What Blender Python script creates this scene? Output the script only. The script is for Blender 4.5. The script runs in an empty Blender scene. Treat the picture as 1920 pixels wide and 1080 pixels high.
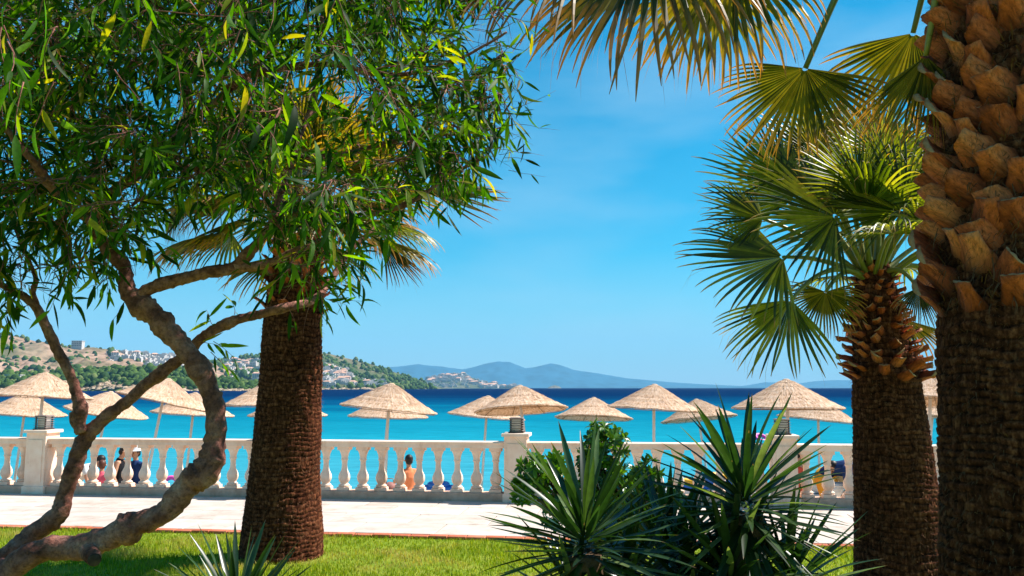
import bpy, math, random
import numpy as np
from mathutils import Vector, Matrix, noise as mnoise
PI = math.pi
rnd = random.Random(7)
nrs = np.random.RandomState(11)
sc = bpy.context.scene
C = sc.collection

# ------------------------------------------------------------------ camera
FPX = 1600.0                       # focal length in photo pixels (photo 1920 wide)
EYE = 1.67
PITCH = math.atan(187.0 / FPX)
cam_d = bpy.data.cameras.new('camera'); cam = bpy.data.objects.new('camera', cam_d); C.objects.link(cam)
cam_d.sensor_width = 36.0; cam_d.lens = 36.0 * FPX / 1920.0
cam_d.clip_start = 0.05; cam_d.clip_end = 60000
cam.location = (0, 0, EYE); cam.rotation_euler = (PI / 2 + PITCH, 0, 0)
sc.camera = cam

# ------------------------------------------------------------------ light
SUN = Vector((0.80, 0.29, 1.10)).normalized()
SUN_EL = math.asin(SUN.z); SUN_AZ = math.atan2(SUN.x, SUN.y)
w = bpy.data.worlds.new('World'); sc.world = w; w.use_nodes = True
nt = w.node_tree; nt.nodes.clear()
wo = nt.nodes.new('ShaderNodeOutputWorld'); bg = nt.nodes.new('ShaderNodeBackground')
sky = nt.nodes.new('ShaderNodeTexSky'); sky.sky_type = 'NISHITA'; sky.sun_disc = False
sky.sun_elevation = SUN_EL; sky.sun_rotation = SUN_AZ
sky.air_density = 1.0; sky.dust_density = 0.1; sky.ozone_density = 1.0
hs = nt.nodes.new('ShaderNodeHueSaturation'); hs.inputs['Saturation'].default_value = 2.0; hs.inputs['Hue'].default_value = 0.490
# thin cirrus veil
tc = nt.nodes.new('ShaderNodeTexCoord'); mp = nt.nodes.new('ShaderNodeMapping')
mp.inputs['Scale'].default_value = (1.2, 1.2, 4.5); mp.inputs['Location'].default_value = (0.35, 0.2, 0.1)
nz = nt.nodes.new('ShaderNodeTexNoise'); nz.inputs['Scale'].default_value = 1.6; nz.inputs['Detail'].default_value = 6; nz.inputs['Roughness'].default_value = 0.5
cr = nt.nodes.new('ShaderNodeValToRGB'); cr.color_ramp.elements[0].position = 0.50; cr.color_ramp.elements[1].position = 0.78
cr.color_ramp.elements[0].color = (0, 0, 0, 1); cr.color_ramp.elements[1].color = (0.5, 0.5, 0.5, 1)
mx = nt.nodes.new('ShaderNodeMixRGB'); mx.inputs[2].default_value = (4.4, 6.3, 7.8, 1)
L = nt.links.new
tint = nt.nodes.new('ShaderNodeMixRGB'); tint.blend_type = 'MULTIPLY'; tint.inputs[0].default_value = 1; tint.inputs[2].default_value = (.40, .92, 1.10, 1)
L(sky.outputs[0], tint.inputs[1]); L(tint.outputs[0], hs.inputs['Color']); L(hs.outputs[0], mx.inputs[1])
L(tc.outputs['Generated'], mp.inputs['Vector']); L(mp.outputs[0], nz.inputs['Vector']); L(nz.outputs['Fac'], cr.inputs[0]); L(cr.outputs[0], mx.inputs[0])
sxz = nt.nodes.new('ShaderNodeSeparateXYZ'); L(tc.outputs['Generated'], sxz.inputs[0])
hr_ = nt.nodes.new('ShaderNodeValToRGB'); e_ = hr_.color_ramp.elements; e_[0].position = 0.0; e_[0].color = (.92, .92, .92, 1); e_[1].position = .27; e_[1].color = (0, 0, 0, 1)
q_ = e_.new(.07); q_.color = (.55, .55, .55, 1); q_ = e_.new(.16); q_.color = (.05, .05, .05, 1)
L(sxz.outputs['Z'], hr_.inputs[0])
mh_ = nt.nodes.new('ShaderNodeMixRGB'); mh_.inputs[2].default_value = (4.1, 5.8, 7.2, 1); L(hr_.outputs[0], mh_.inputs[0]); L(mx.outputs[0], mh_.inputs[1])
L(mh_.outputs[0], bg.inputs['Color']); bg.inputs['Strength'].default_value = 0.064
L(bg.outputs[0], wo.inputs['Surface'])
sl = bpy.data.lights.new('sun', 'SUN'); so = bpy.data.objects.new('sun', sl); C.objects.link(so)
sl.energy = 5.0; sl.angle = math.radians(0.5); sl.color = (1.0, 0.95, 0.87)
so.rotation_euler = SUN.to_track_quat('Z', 'Y').to_euler(); so.location = (20, 20, 40)
sc.view_settings.view_transform = 'Standard'; sc.view_settings.look = 'None'
sc.view_settings.gamma = 1.0; sc.view_settings.use_curve_mapping = False
sc.view_settings.exposure = 1.02
try:
    sc.cycles.max_bounces = 8; sc.cycles.transparent_max_bounces = 8; sc.cycles.volume_bounces = 0
    sc.cycles.diffuse_bounces = 4; sc.cycles.transmission_bounces = 5
except Exception: pass

# ------------------------------------------------------------------ projection helpers
cp, sp = math.cos(PITCH), math.sin(PITCH)
def ray(px, py):
    x = (px - 960) / FPX; y = (540 - py) / FPX
    return Vector((x, cp - y * sp, sp + y * cp))
def P(px, py, d):                  # the point at distance d (world Y) that the photo shows at px, py
    r = ray(px, py); return Vector((0, 0, EYE)) + r * (d / r.y)
def G(px, py, z=0.0):              # the point at height z
    r = ray(px, py); return Vector((0, 0, EYE)) + r * ((z - EYE) / r.z)

# ------------------------------------------------------------------ object helpers
WL = {}                            # world location of parents (translation only)
def empty(name, loc, label, cat, group=None, rotz=0):
    o = bpy.data.objects.new(name, None); C.objects.link(o)
    o.location = loc; o.rotation_euler = (0, 0, rotz); o.empty_display_size = 0.2
    tag(o, label, cat, group); WL[o.name] = Vector(loc); return o
def tag(o, label=None, cat=None, group=None, kind=None):
    if label: o['label'] = label
    if cat: o['category'] = cat
    if group: o['group'] = group
    if kind: o['kind'] = kind
    return o
def mesh_np(name, v, f, mats=(), smooth=True, attr=None, mi=None):
    me = bpy.data.meshes.new(name)
    v = np.asarray(v, dtype=np.float32).reshape(-1, 3)
    if isinstance(f, np.ndarray):
        n = f.shape[1]
        me.vertices.add(len(v)); me.vertices.foreach_set('co', v.ravel())
        me.loops.add(f.size); me.loops.foreach_set('vertex_index', f.astype(np.int32).ravel())
        me.polygons.add(len(f)); me.polygons.foreach_set('loop_start', np.arange(0, f.size, n, dtype=np.int32))
        me.polygons.foreach_set('loop_total', np.full(len(f), n, dtype=np.int32))
        me.update(calc_edges=True)
    else:
        me.from_pydata(v.tolist(), [], f); me.update()
    me.polygons.foreach_set('use_smooth', [smooth] * len(me.polygons))
    for m in (mats if isinstance(mats, (list, tuple)) else [mats]): me.materials.append(m)
    if mi is not None: me.polygons.foreach_set('material_index', mi)
    if attr is not None:
        a = me.attributes.new('t', 'FLOAT', 'POINT'); a.data.foreach_set('value', np.asarray(attr, dtype=np.float32).ravel())
    return me
def obj(name, me, parent=None, loc=(0, 0, 0), rot=None):
    o = bpy.data.objects.new(name, me); C.objects.link(o)
    if parent is not None: o.parent = parent
    o.location = loc
    if rot is not None: o.rotation_euler = rot
    return o
def mkw(name, v, f, mats, parent=None, smooth=True, attr=None, mi=None, origin=None):
    """vertices given in world space; origin put on the object itself"""
    v = np.asarray(v, dtype=np.float64).reshape(-1, 3)
    org = Vector(v.mean(axis=0)) if origin is None else Vector(origin)
    me = mesh_np(name, v - np.array(org), f, mats, smooth, attr, mi)
    pl = WL.get(parent.name, Vector((0, 0, 0))) if parent is not None else Vector((0, 0, 0))
    o = obj(name, me, parent, org - pl); WL[o.name] = org
    return o
class MB:
    def __init__(s): s.v = []; s.f = []; s.t = []; s.m = []
    def add(s, v, f, t=0.0, m=0):
        k = len(s.v); s.v += [tuple(p) for p in v]; s.f += [tuple(i + k for i in q) for q in f]
        s.t += (list(t) if hasattr(t, '__len__') else [t] * len(v)); s.m += [m] * len(f)
    def box(s, x0, x1, y0, y1, z0, z1, m=0, ch=0.0):
        if ch <= 0:
            v = [(x, y, z) for z in (z0, z1) for y in (y0, y1) for x in (x0, x1)]
            s.add(v, [(0, 2, 3, 1), (4, 5, 7, 6), (0, 1, 5, 4), (1, 3, 7, 5), (3, 2, 6, 7), (2, 0, 4, 6)], 0, m)
        else:
            r = [(x0, y0, z0), (x1, y0, z0), (x1, y1, z0), (x0, y1, z0), (x0, y0, z1 - ch), (x1, y0, z1 - ch), (x1, y1, z1 - ch), (x0, y1, z1 - ch),
                 (x0 + ch, y0 + ch, z1), (x1 - ch, y0 + ch, z1), (x1 - ch, y1 - ch, z1), (x0 + ch, y1 - ch, z1)]
            f = [(3, 2, 1, 0), (8, 9, 10, 11)]
            for a in (0, 4):
                for i in range(4): f.append((a + i, a + (i + 1) % 4, a + 4 + (i + 1) % 4, a + 4 + i))
            s.add(r, f, 0, m)
    def lathe(s, prof, n=16, c=(0, 0, 0), m=0, cap=True, rot=0.0, sq=False):
        v = []; f = []
        for (r, z) in prof:
            for i in range(n):
                a = 2 * PI * i / n + rot
                v.append((c[0] + r * math.cos(a), c[1] + r * math.sin(a), c[2] + z))
        for j in range(len(prof) - 1):
            for i in range(n):
                f.append((j * n + i, j * n + (i + 1) % n, (j + 1) * n + (i + 1) % n, (j + 1) * n + i))
        if cap:
            f.append(tuple(range(n - 1, -1, -1))); f.append(tuple((len(prof) - 1) * n + i for i in range(n)))
        s.add(v, f, 0, m)
    def tube(s, pts, rad, n=8, m=0, bump=0.0, t=None):
        pts = [Vector(p) for p in pts]; v = []; f = []; up = None; tt = []
        for i, p in enumerate(pts):
            d = (pts[min(i + 1, len(pts) - 1)] - pts[max(i - 1, 0)])
            d = d.normalized() if d.length > 1e-9 else Vector((0, 0, 1))
            if up is None:
                up = d.orthogonal().normalized()
            up = (up - d * up.dot(d)); up = up.normalized() if up.length > 1e-6 else d.orthogonal().normalized()
            sd = d.cross(up); r = rad[i] if hasattr(rad, '__len__') else rad
            for k in range(n):
                a = 2 * PI * k / n
                q = up * math.cos(a) + sd * math.sin(a)
                rr = r
                if bump: rr = r * (1 + bump * mnoise.noise((p + q * r) * (2.2 / max(r, .01)) * .35) + bump * .5 * mnoise.noise((p + q * r) * (1.1 / max(r, .01))))
                v.append(p + q * rr); tt.append(i / (len(pts) - 1))
        for j in range(len(pts) - 1):
            for k in range(n):
                f.append((j * n + k, j * n + (k + 1) % n, (j + 1) * n + (k + 1) % n, (j + 1) * n + k))
        f.append(tuple(range(n - 1, -1, -1))); f.append(tuple((len(pts) - 1) * n + k for k in range(n)))
        s.add(v, f, tt if t is None else t, m)
    def mesh(s, name, mats, smooth=True): return mesh_np(name, s.v, s.f, mats, smooth, s.t, s.m)
    def world(s, name, mats, parent=None, smooth=True, origin=None): return mkw(name, s.v, s.f, mats, parent, smooth, s.t, s.m, origin)
    def local(s, name, mats, parent=None, loc=(0, 0, 0), rot=None, smooth=True): return obj(name, s.mesh(name, mats, smooth), parent, loc, rot)
def smooth_path(pts, step):
    """Catmull-Rom through rows of any length, resampled at about step"""
    a = [np.array(p, dtype=float) for p in pts]; a = [2 * a[0] - a[1]] + a + [2 * a[-1] - a[-2]]; out = []
    for i in range(1, len(a) - 2):
        n = max(2, int(np.linalg.norm((a[i + 1] - a[i])[:3]) / step))
        for k in range(n):
            u = k / n
            out.append(.5 * ((2 * a[i]) + (-a[i - 1] + a[i + 1]) * u + (2 * a[i - 1] - 5 * a[i] + 4 * a[i + 1] - a[i + 2]) * u * u + (-a[i - 1] + 3 * a[i] - 3 * a[i + 1] + a[i + 2]) * u ** 3))
    out.append(a[-2]); return out
def interp(x, pts):
    if x <= pts[0][0]: return pts[0][1]
    for (a, b), (c, d) in zip(pts, pts[1:]):
        if x <= c: return b + (d - b) * (x - a) / (c - a)
    return pts[-1][1]

# ------------------------------------------------------------------ materials
def mat(name, rough=0.6, spec=0.5):
    m = bpy.data.materials.new(name); m.use_nodes = True
    b = m.node_tree.nodes['Principled BSDF']; b.inputs['Roughness'].default_value = rough
    b.inputs['Specular IOR Level'].default_value = spec
    return m, m.node_tree, b
def N(nt, typ, **kw):
    n = nt.nodes.new('ShaderNode' + typ)
    for k, v in kw.items():
        if k in n.inputs: n.inputs[k].default_value = v
        else: setattr(n, k, v)
    return n
def ramp(nt, stops, src=None, interp_='LINEAR'):
    r = nt.nodes.new('ShaderNodeValToRGB'); r.color_ramp.interpolation = interp_
    e = r.color_ramp.elements
    while len(e) > 1: e.remove(e[-1])
    e[0].position = stops[0][0]; c0 = stops[0][1]; e[0].color = (*c0, 1) if hasattr(c0, '__len__') else (c0, c0, c0, 1)
    for p, c in stops[1:]:
        q = e.new(p); q.color = (*c, 1) if hasattr(c, '__len__') else (c, c, c, 1)
    if src is not None: nt.links.new(src, r.inputs[0])
    return r
def noise_mat(name, stops, scale=8, rough=0.7, spec=0.4, bump=0.3, bscale=None, stretch=(1, 1, 1), detail=6, bdist=0.02, coord='Object', objrand=0.0):
    m, nt, b = mat(name, rough, spec)
    tc = N(nt, 'TexCoord'); mp = N(nt, 'Mapping'); mp.inputs['Scale'].default_value = stretch
    nt.links.new(tc.outputs[coord], mp.inputs[0])
    n1 = N(nt, 'TexNoise', Scale=scale, Detail=detail, Roughness=0.6); nt.links.new(mp.outputs[0], n1.inputs['Vector'])
    src = n1.outputs['Fac']
    if objrand:
        oi = N(nt, 'ObjectInfo'); ma = N(nt, 'Math', operation='MULTIPLY_ADD'); nt.links.new(oi.outputs['Random'], ma.inputs[0]); ma.inputs[1].default_value = objrand; ma.inputs[2].default_value = -objrand / 2
        ad = N(nt, 'Math', operation='ADD'); nt.links.new(src, ad.inputs[0]); nt.links.new(ma.outputs[0], ad.inputs[1]); src = ad.outputs[0]
    r = ramp(nt, stops, src); nt.links.new(r.outputs[0], b.inputs['Base Color'])
    if bump:
        n2 = N(nt, 'TexNoise', Scale=bscale or scale * 4, Detail=8, Roughness=0.65); nt.links.new(mp.outputs[0], n2.inputs['Vector'])
        bp = N(nt, 'Bump', Strength=bump, Distance=bdist); nt.links.new(n2.outputs['Fac'], bp.inputs['Height']); nt.links.new(bp.outputs[0], b.inputs['Normal'])
    return m
def leaf_mat(name, stops, trans_tint=(1.3, 1.5, .45), tw=0.45, rough=0.4, spec=0.5, tipcol=None, tip=(0.8, 1.0), patch=None):
    """leaf: random shade per leaf, light passing through the blade, dry tips"""
    m, nt, b = mat(name, rough, spec); LK = nt.links.new
    geo = N(nt, 'NewGeometry'); oi = N(nt, 'ObjectInfo')
    ad = N(nt, 'Math', operation='ADD'); LK(geo.outputs['Random Per Island'], ad.inputs[0]); LK(oi.outputs['Random'], ad.inputs[1])
    fr = N(nt, 'Math', operation='FRACT'); LK(ad.outputs[0], fr.inputs[0])
    r = ramp(nt, stops, fr.outputs[0]); col = r.outputs[0]
    tc = N(nt, 'TexCoord'); n1 = N(nt, 'TexNoise', Scale=14.0, Detail=4); LK(tc.outputs['Object'], n1.inputs['Vector'])
    mm = N(nt, 'MixRGB', blend_type='MULTIPLY'); mm.inputs[0].default_value = 0.6
    r2 = ramp(nt, [(0.3, 0.55), (0.7, 1.25)], n1.outputs['Fac']); LK(col, mm.inputs[1]); LK(r2.outputs[0], mm.inputs[2]); col = mm.outputs[0]
    if patch:
        geo2 = N(nt, 'TexCoord'); np_ = N(nt, 'TexNoise', Scale=patch[1], Detail=5, Roughness=.65); LK(geo2.outputs['Object'], np_.inputs['Vector'])
        rp = ramp(nt, [(patch[2], 0.), (patch[2] + .14, 1.)], np_.outputs['Fac']); m5 = N(nt, 'MixRGB'); LK(rp.outputs[0], m5.inputs[0]); LK(col, m5.inputs[1]); m5.inputs[2].default_value = (*patch[0], 1); col = m5.outputs[0]
    if tipcol:
        at = N(nt, 'Attribute', attribute_name='t')
        a2 = N(nt, 'Math', operation='MULTIPLY_ADD'); LK(n1.outputs['Fac'], a2.inputs[0]); a2.inputs[1].default_value = 0.35; a2.inputs[2].default_value = -0.17
        a3 = N(nt, 'Math', operation='ADD'); LK(at.outputs['Fac'], a3.inputs[0]); LK(a2.outputs[0], a3.inputs[1])
        rt = ramp(nt, [(tip[0], 0.0), (tip[1], 1.0)], a3.outputs[0])
        mt = N(nt, 'MixRGB'); LK(rt.outputs[0], mt.inputs[0]); LK(col, mt.inputs[1]); mt.inputs[2].default_value = (*tipcol, 1); col = mt.outputs[0]
    LK(col, b.inputs['Base Color'])
    tm = N(nt, 'MixRGB', blend_type='MULTIPLY'); tm.inputs[0].default_value = 1; LK(col, tm.inputs[1]); tm.inputs[2].default_value = (*trans_tint, 1)
    tr = N(nt, 'BsdfTranslucent'); LK(tm.outputs[0], tr.inputs['Color'])
    ms = N(nt, 'MixShader'); ms.inputs[0].default_value = tw
    out = [n for n in nt.nodes if n.type == 'OUTPUT_MATERIAL'][0]
    LK(b.outputs[0], ms.inputs[1]); LK(tr.outputs[0], ms.inputs[2]); LK(ms.outputs[0], out.inputs['Surface'])
    return m
M = {}
def dirty(*a, **k):
    m = noise_mat(*a, **k); nt = m.node_tree; b = nt.nodes['Principled BSDF']; lk = b.inputs['Base Color'].links[0]; src = lk.from_socket
    tc = N(nt, 'TexCoord'); geo = N(nt, 'NewGeometry'); mp = N(nt, 'Mapping'); mp.inputs['Scale'].default_value = (1, 1, .35); nt.links.new(geo.outputs['Position'], mp.inputs[0])
    n1 = N(nt, 'TexNoise', Scale=3.2, Detail=9, Roughness=.72); nt.links.new(mp.outputs[0], n1.inputs['Vector'])
    r = ramp(nt, [(.30, (.66, .58, .50)), (.44, (.95, .93, .91)), (.55, (1, 1, 1))], n1.outputs['Fac'])
    mm = N(nt, 'MixRGB', blend_type='MULTIPLY'); mm.inputs[0].default_value = .9; nt.links.new(src, mm.inputs[1]); nt.links.new(r.outputs[0], mm.inputs[2]); nt.links.new(mm.outputs[0], b.inputs['Base Color'])
    return m
M['stone'] = dirty('pale_stone', [(.3, (.80, .55, .41)), (.55, (.88, .67, .52)), (.8, (.90, .74, .61))], 5, .75, .3, .35, 60, objrand=.15, bdist=.006)
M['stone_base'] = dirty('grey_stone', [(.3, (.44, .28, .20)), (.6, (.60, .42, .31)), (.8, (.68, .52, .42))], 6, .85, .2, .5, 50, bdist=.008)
M['paving'] = dirty('pale_paving', [(.3, (.42, .34, .29)), (.5, (.50, .42, .37)), (.75, (.57, .49, .44))], 2.5, .8, .3, .25, 40, objrand=.22, bdist=.004)
M['brick'] = noise_mat('red_brick', [(.3, (.38, .10, .05)), (.6, (.48, .15, .08)), (.8, (.55, .22, .13))], 9, .85, .2, .5, 60, objrand=.4, bdist=.004)
M['sand'] = noise_mat('sand', [(.3, (.48, .38, .26)), (.7, (.62, .51, .37))], 1.2, .95, .1, .6, 25, bdist=.03)
M['soil'] = noise_mat('lawn_soil', [(.3, (.10, .15, .015)), (.5, (.18, .25, .02)), (.7, (.27, .30, .05))], 3, .95, .1, .8, 40, bdist=.02)
M['concrete'] = noise_mat('joint_bed', [(.3, (.30, .24, .20)), (.7, (.40, .33, .28))], 4, .95, .1, .5, 40)
M['white_pole'] = noise_mat('white_painted_pole', [(.3, (.66, .64, .60)), (.7, (.78, .76, .73))], 3, .5, .4, .1, 40)
M['wood'] = noise_mat('brown_wood', [(.3, (.20, .11, .05)), (.7, (.34, .21, .11))], 6, .7, .3, .3, 30, (1, 1, .2))
M['dark_metal'] = noise_mat('dark_metal', [(.3, (.05, .03, .025)), (.7, (.10, .06, .05))], 8, .5, .5, .1)
M['lamp_glass'] = noise_mat('lamp_glass', [(.3, (.60, .54, .50)), (.7, (.75, .70, .66))], 5, .2, .6, 0)
M['pot'] = noise_mat('terracotta', [(.3, (.22, .03, .03)), (.7, (.34, .06, .055))], 9, .55, .4, .2)
M['white'] = noise_mat('white_plaster', [(.3, (.46, .42, .40)), (.7, (.60, .56, .53))], .2, .8, .2, 0)
# ================================================================== sky box haze and the far country
def straw_mat():
    m, nt, b = mat('straw', .85, .15); LK = nt.links.new
    tc = N(nt, 'TexCoord'); sx = N(nt, 'SeparateXYZ'); LK(tc.outputs['Object'], sx.inputs[0])
    at = N(nt, 'Math', operation='ARCTAN2'); LK(sx.outputs['Y'], at.inputs[0]); LK(sx.outputs['X'], at.inputs[1])
    ln = N(nt, 'VectorMath', operation='LENGTH'); LK(tc.outputs['Object'], ln.inputs[0])
    cb = N(nt, 'CombineXYZ'); a1 = N(nt, 'Math', operation='MULTIPLY'); LK(at.outputs[0], a1.inputs[0]); a1.inputs[1].default_value = 9
    a2 = N(nt, 'Math', operation='MULTIPLY'); LK(ln.outputs['Value'], a2.inputs[0]); a2.inputs[1].default_value = 5
    LK(a1.outputs[0], cb.inputs[0]); LK(a2.outputs[0], cb.inputs[1])
    n1 = N(nt, 'TexNoise', Scale=2.2, Detail=6, Roughness=.7); LK(cb.outputs[0], n1.inputs['Vector'])
    r = ramp(nt, [(.28, (.26, .12, .05)), (.42, (.64, .41, .25)), (.58, (.84, .63, .48)), (.8, (.90, .77, .64))], n1.outputs['Fac'])
    LK(r.outputs[0], b.inputs['Base Color'])
    a3 = N(nt, 'Math', operation='MULTIPLY'); LK(at.outputs[0], a3.inputs[0]); a3.inputs[1].default_value = 60
    cb2 = N(nt, 'CombineXYZ'); LK(a3.outputs[0], cb2.inputs[0]); LK(a2.outputs[0], cb2.inputs[1])
    n2 = N(nt, 'TexNoise', Scale=2.0, Detail=4); LK(cb2.outputs[0], n2.inputs['Vector'])
    bp = N(nt, 'Bump', Strength=.6, Distance=.02); LK(n2.outputs['Fac'], bp.inputs['Height']); LK(bp.outputs[0], b.inputs['Normal'])
    tr = N(nt, 'BsdfTranslucent'); LK(r.outputs[0], tr.inputs['Color']); ms = N(nt, 'MixShader'); ms.inputs[0].default_value = .25
    out = [n for n in nt.nodes if n.type == 'OUTPUT_MATERIAL'][0]; LK(b.outputs[0], ms.inputs[1]); LK(tr.outputs[0], ms.inputs[2]); LK(ms.outputs[0], out.inputs['Surface'])
    return m
M['straw'] = straw_mat()
_nt = M['straw'].node_tree; _oi = N(_nt, 'ObjectInfo'); _hs = N(_nt, 'HueSaturation'); _mr = N(_nt, 'MapRange'); _mr.inputs['To Min'].default_value = .80; _mr.inputs['To Max'].default_value = 1.04
_nt.links.new(_oi.outputs['Random'], _mr.inputs['Value']); _nt.links.new(_mr.outputs[0], _hs.inputs['Value'])
_b = _nt.nodes['Principled BSDF']; _src = _b.inputs['Base Color'].links[0].from_socket; _nt.links.new(_src, _hs.inputs['Color']); _nt.links.new(_hs.outputs[0], _b.inputs['Base Color'])
def sea_mat():
    m, nt, b = mat('sea_water', .4, .0); LK = nt.links.new
    tc = N(nt, 'TexCoord'); sx = N(nt, 'SeparateXYZ'); LK(tc.outputs['Object'], sx.inputs[0])
    # depth of the water grows away from the beach: pale over sand, then turquoise, then deep blue
    nzl = N(nt, 'TexNoise', Scale=.035, Detail=5, Roughness=.6); mp = N(nt, 'Mapping'); mp.inputs['Scale'].default_value = (.55, 1.6, 1)
    LK(tc.outputs['Object'], mp.inputs[0]); LK(mp.outputs[0], nzl.inputs['Vector'])
    yy = N(nt, 'Math', operation='MAXIMUM'); LK(sx.outputs['Y'], yy.inputs[0]); yy.inputs[1].default_value = 5
    lg = N(nt, 'Math', operation='LOGARITHM'); LK(yy.outputs[0], lg.inputs[0]); lg.inputs[1].default_value = 10
    ma = N(nt, 'Math', operation='MULTIPLY_ADD'); LK(nzl.outputs['Fac'], ma.inputs[0]); ma.inputs[1].default_value = .45; ma.inputs[2].default_value = -.225
    ad = N(nt, 'Math', operation='ADD'); LK(lg.outputs[0], ad.inputs[0]); LK(ma.outputs[0], ad.inputs[1])
    mr = N(nt, 'MapRange'); LK(ad.outputs[0], mr.inputs['Value']); mr.inputs['From Min'].default_value = 1.2; mr.inputs['From Max'].default_value = 3.2
    r = ramp(nt, [(0, (.12, .33, .40)), (.12, (.045, .26, .34)), (.26, (.008, .21, .29)), (.40, (.002, .14, .225)), (.52, (.001, .060, .14)), (.66, (.001, .020, .072)), (1, (.0006, .012, .055))], mr.outputs[0])
    # ripple streaks of slightly different colour
    n3 = N(nt, 'TexNoise', Scale=1.3, Detail=6, Roughness=.7); mp3 = N(nt, 'Mapping'); mp3.inputs['Scale'].default_value = (.35, 1.8, 1); LK(tc.outputs['Object'], mp3.inputs[0]); LK(mp3.outputs[0], n3.inputs['Vector'])
    r3 = ramp(nt, [(.3, .66), (.5, .98), (.7, 1.35)], n3.outputs['Fac']); mm = N(nt, 'MixRGB', blend_type='MULTIPLY'); mm.inputs[0].default_value = .8; LK(r.outputs[0], mm.inputs[1]); LK(r3.outputs[0], mm.inputs[2])
    LK(mm.outputs[0], b.inputs['Base Color'])
    n2 = N(nt, 'TexNoise', Scale=2.6, Detail=7, Roughness=.65); mp2 = N(nt, 'Mapping'); mp2.inputs['Scale'].default_value = (.6, 1.5, 1); LK(tc.outputs['Object'], mp2.inputs[0]); LK(mp2.outputs[0], n2.inputs['Vector'])
    bp = N(nt, 'Bump', Strength=.55, Distance=.12); LK(n2.outputs['Fac'], bp.inputs['Height']); LK(bp.outputs[0], b.inputs['Normal'])
    return m
M['sea'] = sea_mat()
def hill_mat(name, stops, scale, det=8, patch=None):
    m, nt, b = mat(name, .95, .05); LK = nt.links.new
    tc = N(nt, 'TexCoord'); n1 = N(nt, 'TexNoise', Scale=scale, Detail=det, Roughness=.72); LK(tc.outputs['Object'], n1.inputs['Vector'])
    r = ramp(nt, stops, n1.outputs['Fac']); col = r.outputs[0]
    v = N(nt, 'TexVoronoi', Scale=scale * 9); LK(tc.outputs['Object'], v.inputs['Vector'])
    rv = ramp(nt, [(.25, .45), (.55, 1.1)], v.outputs['Distance'])
    mm = N(nt, 'MixRGB', blend_type='MULTIPLY'); mm.inputs[0].default_value = .6; LK(col, mm.inputs[1]); LK(rv.outputs[0], mm.inputs[2]); col = mm.outputs[0]
    if patch:
        n2 = N(nt, 'TexNoise', Scale=scale * patch[1], Detail=3); LK(tc.outputs['Object'], n2.inputs['Vector'])
        rp = ramp(nt, [(patch[2], 0.), (patch[2] + .08, 1.)], n2.outputs['Fac']); m2 = N(nt, 'MixRGB'); LK(rp.outputs[0], m2.inputs[0]); LK(col, m2.inputs[1]); m2.inputs[2].default_value = (*patch[0], 1); col = m2.outputs[0]
    LK(col, b.inputs['Base Color']); return m
SEA_Z = -1.45
# sea sheet, with its origin near the beach so that the texture can tell how far out a spot is
ang = -math.radians(7.4)
sea_me = mesh_np('sea', [(-15800, 4, 0), (15800, 4, 0), (15800, 15700, 0), (-15800, 15700, 0)], [(0, 1, 2, 3)], M['sea'], False)
sea = obj('sea', sea_me, None, (0, 0, SEA_Z)); tag(sea, kind='structure')
def hill(name, prof, d_ridge, d_shore, m, nx=260, ny=46, rough=.05, px0=None, px1=None, seed=0, back=.5, shape=1.0):
    """terrain: prof is the skyline (photo px, py) as seen at distance d_ridge; land slopes to the sea on both sides"""
    pts = [(P(px, py, d_ridge).x, P(px, py, d_ridge).z) for px, py in prof]
    xs = np.linspace(pts[0][0], pts[-1][0], nx); v = []
    for j in range(ny):
        s = j / (ny - 1) * (1 + back)
        for i, x in enumerate(xs):
            zr = interp(x, pts) - SEA_Z + .8
            if s <= 1: k = (s ** shape) ; Y = d_shore + (d_ridge - d_shore) * s
            else: k = max(0, 1 - (s - 1) / back) ** .8; Y = d_ridge + (d_ridge - d_shore) * (s - 1) * 1.3
            q = Vector((x / d_ridge * 26, Y / d_ridge * 26, seed))
            nn = mnoise.fractal(q, .9, 2.1, 6) * rough
            edge = 1 - abs(s - 1) * .0
            amp = zr * (1.6 * s * (1 - min(s, 1)) + .12) * 2.2
            zz = SEA_Z - .8 + zr * k + nn * amp * 4
            Yj = Y + (mnoise.noise(Vector((x / d_ridge * 9, seed, 3))) * (d_ridge - d_shore) * .22) * (1 - min(s, 1))
            v.append((x, Yj, zz if 0 < j < ny - 1 else SEA_Z - .9))
    idx = np.arange(nx * ny).reshape(ny, nx)
    f = np.stack([idx[:-1, :-1], idx[:-1, 1:], idx[1:, 1:], idx[1:, :-1]], -1).reshape(-1, 4)
    o = mkw(name, v, f, m, None, True, origin=(0, d_ridge, 0)); tag(o, kind='structure')
    V = np.array(v).reshape(ny, nx, 3)
    return o, V
scrub = hill_mat('scrub_hillside', [(.30, (.07, .085, .03)), (.42, (.17, .13, .07)), (.54, (.33, .21, .145)), (.72, (.44, .30, .22))], .0075, patch=((.10, .12, .05), .35, .62))
green = hill_mat('green_slope', [(.3, (.03, .06, .012)), (.5, (.09, .13, .03)), (.7, (.20, .20, .07))], .012)
green2 = hill_mat('green_headland', [(.3, (.03, .05, .018)), (.5, (.085, .095, .04)), (.62, (.17, .14, .08)), (.8, (.27, .20, .14))], .006)
rock = hill_mat('shore_rock', [(.3, (.16, .09, .05)), (.5, (.42, .30, .20)), (.7, (.60, .48, .36))], .05)
blue = hill_mat('far_mountain_haze_blue', [(.3, (.014, .070, .12)), (.7, (.02, .10, .17))], .0006)  # the blue of distant haze is painted into the mountains' base colour
isl = hill_mat('peninsula_scrub', [(.3, (.03, .06, .045)), (.5, (.09, .11, .075)), (.7, (.22, .19, .16))], .006)
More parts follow.
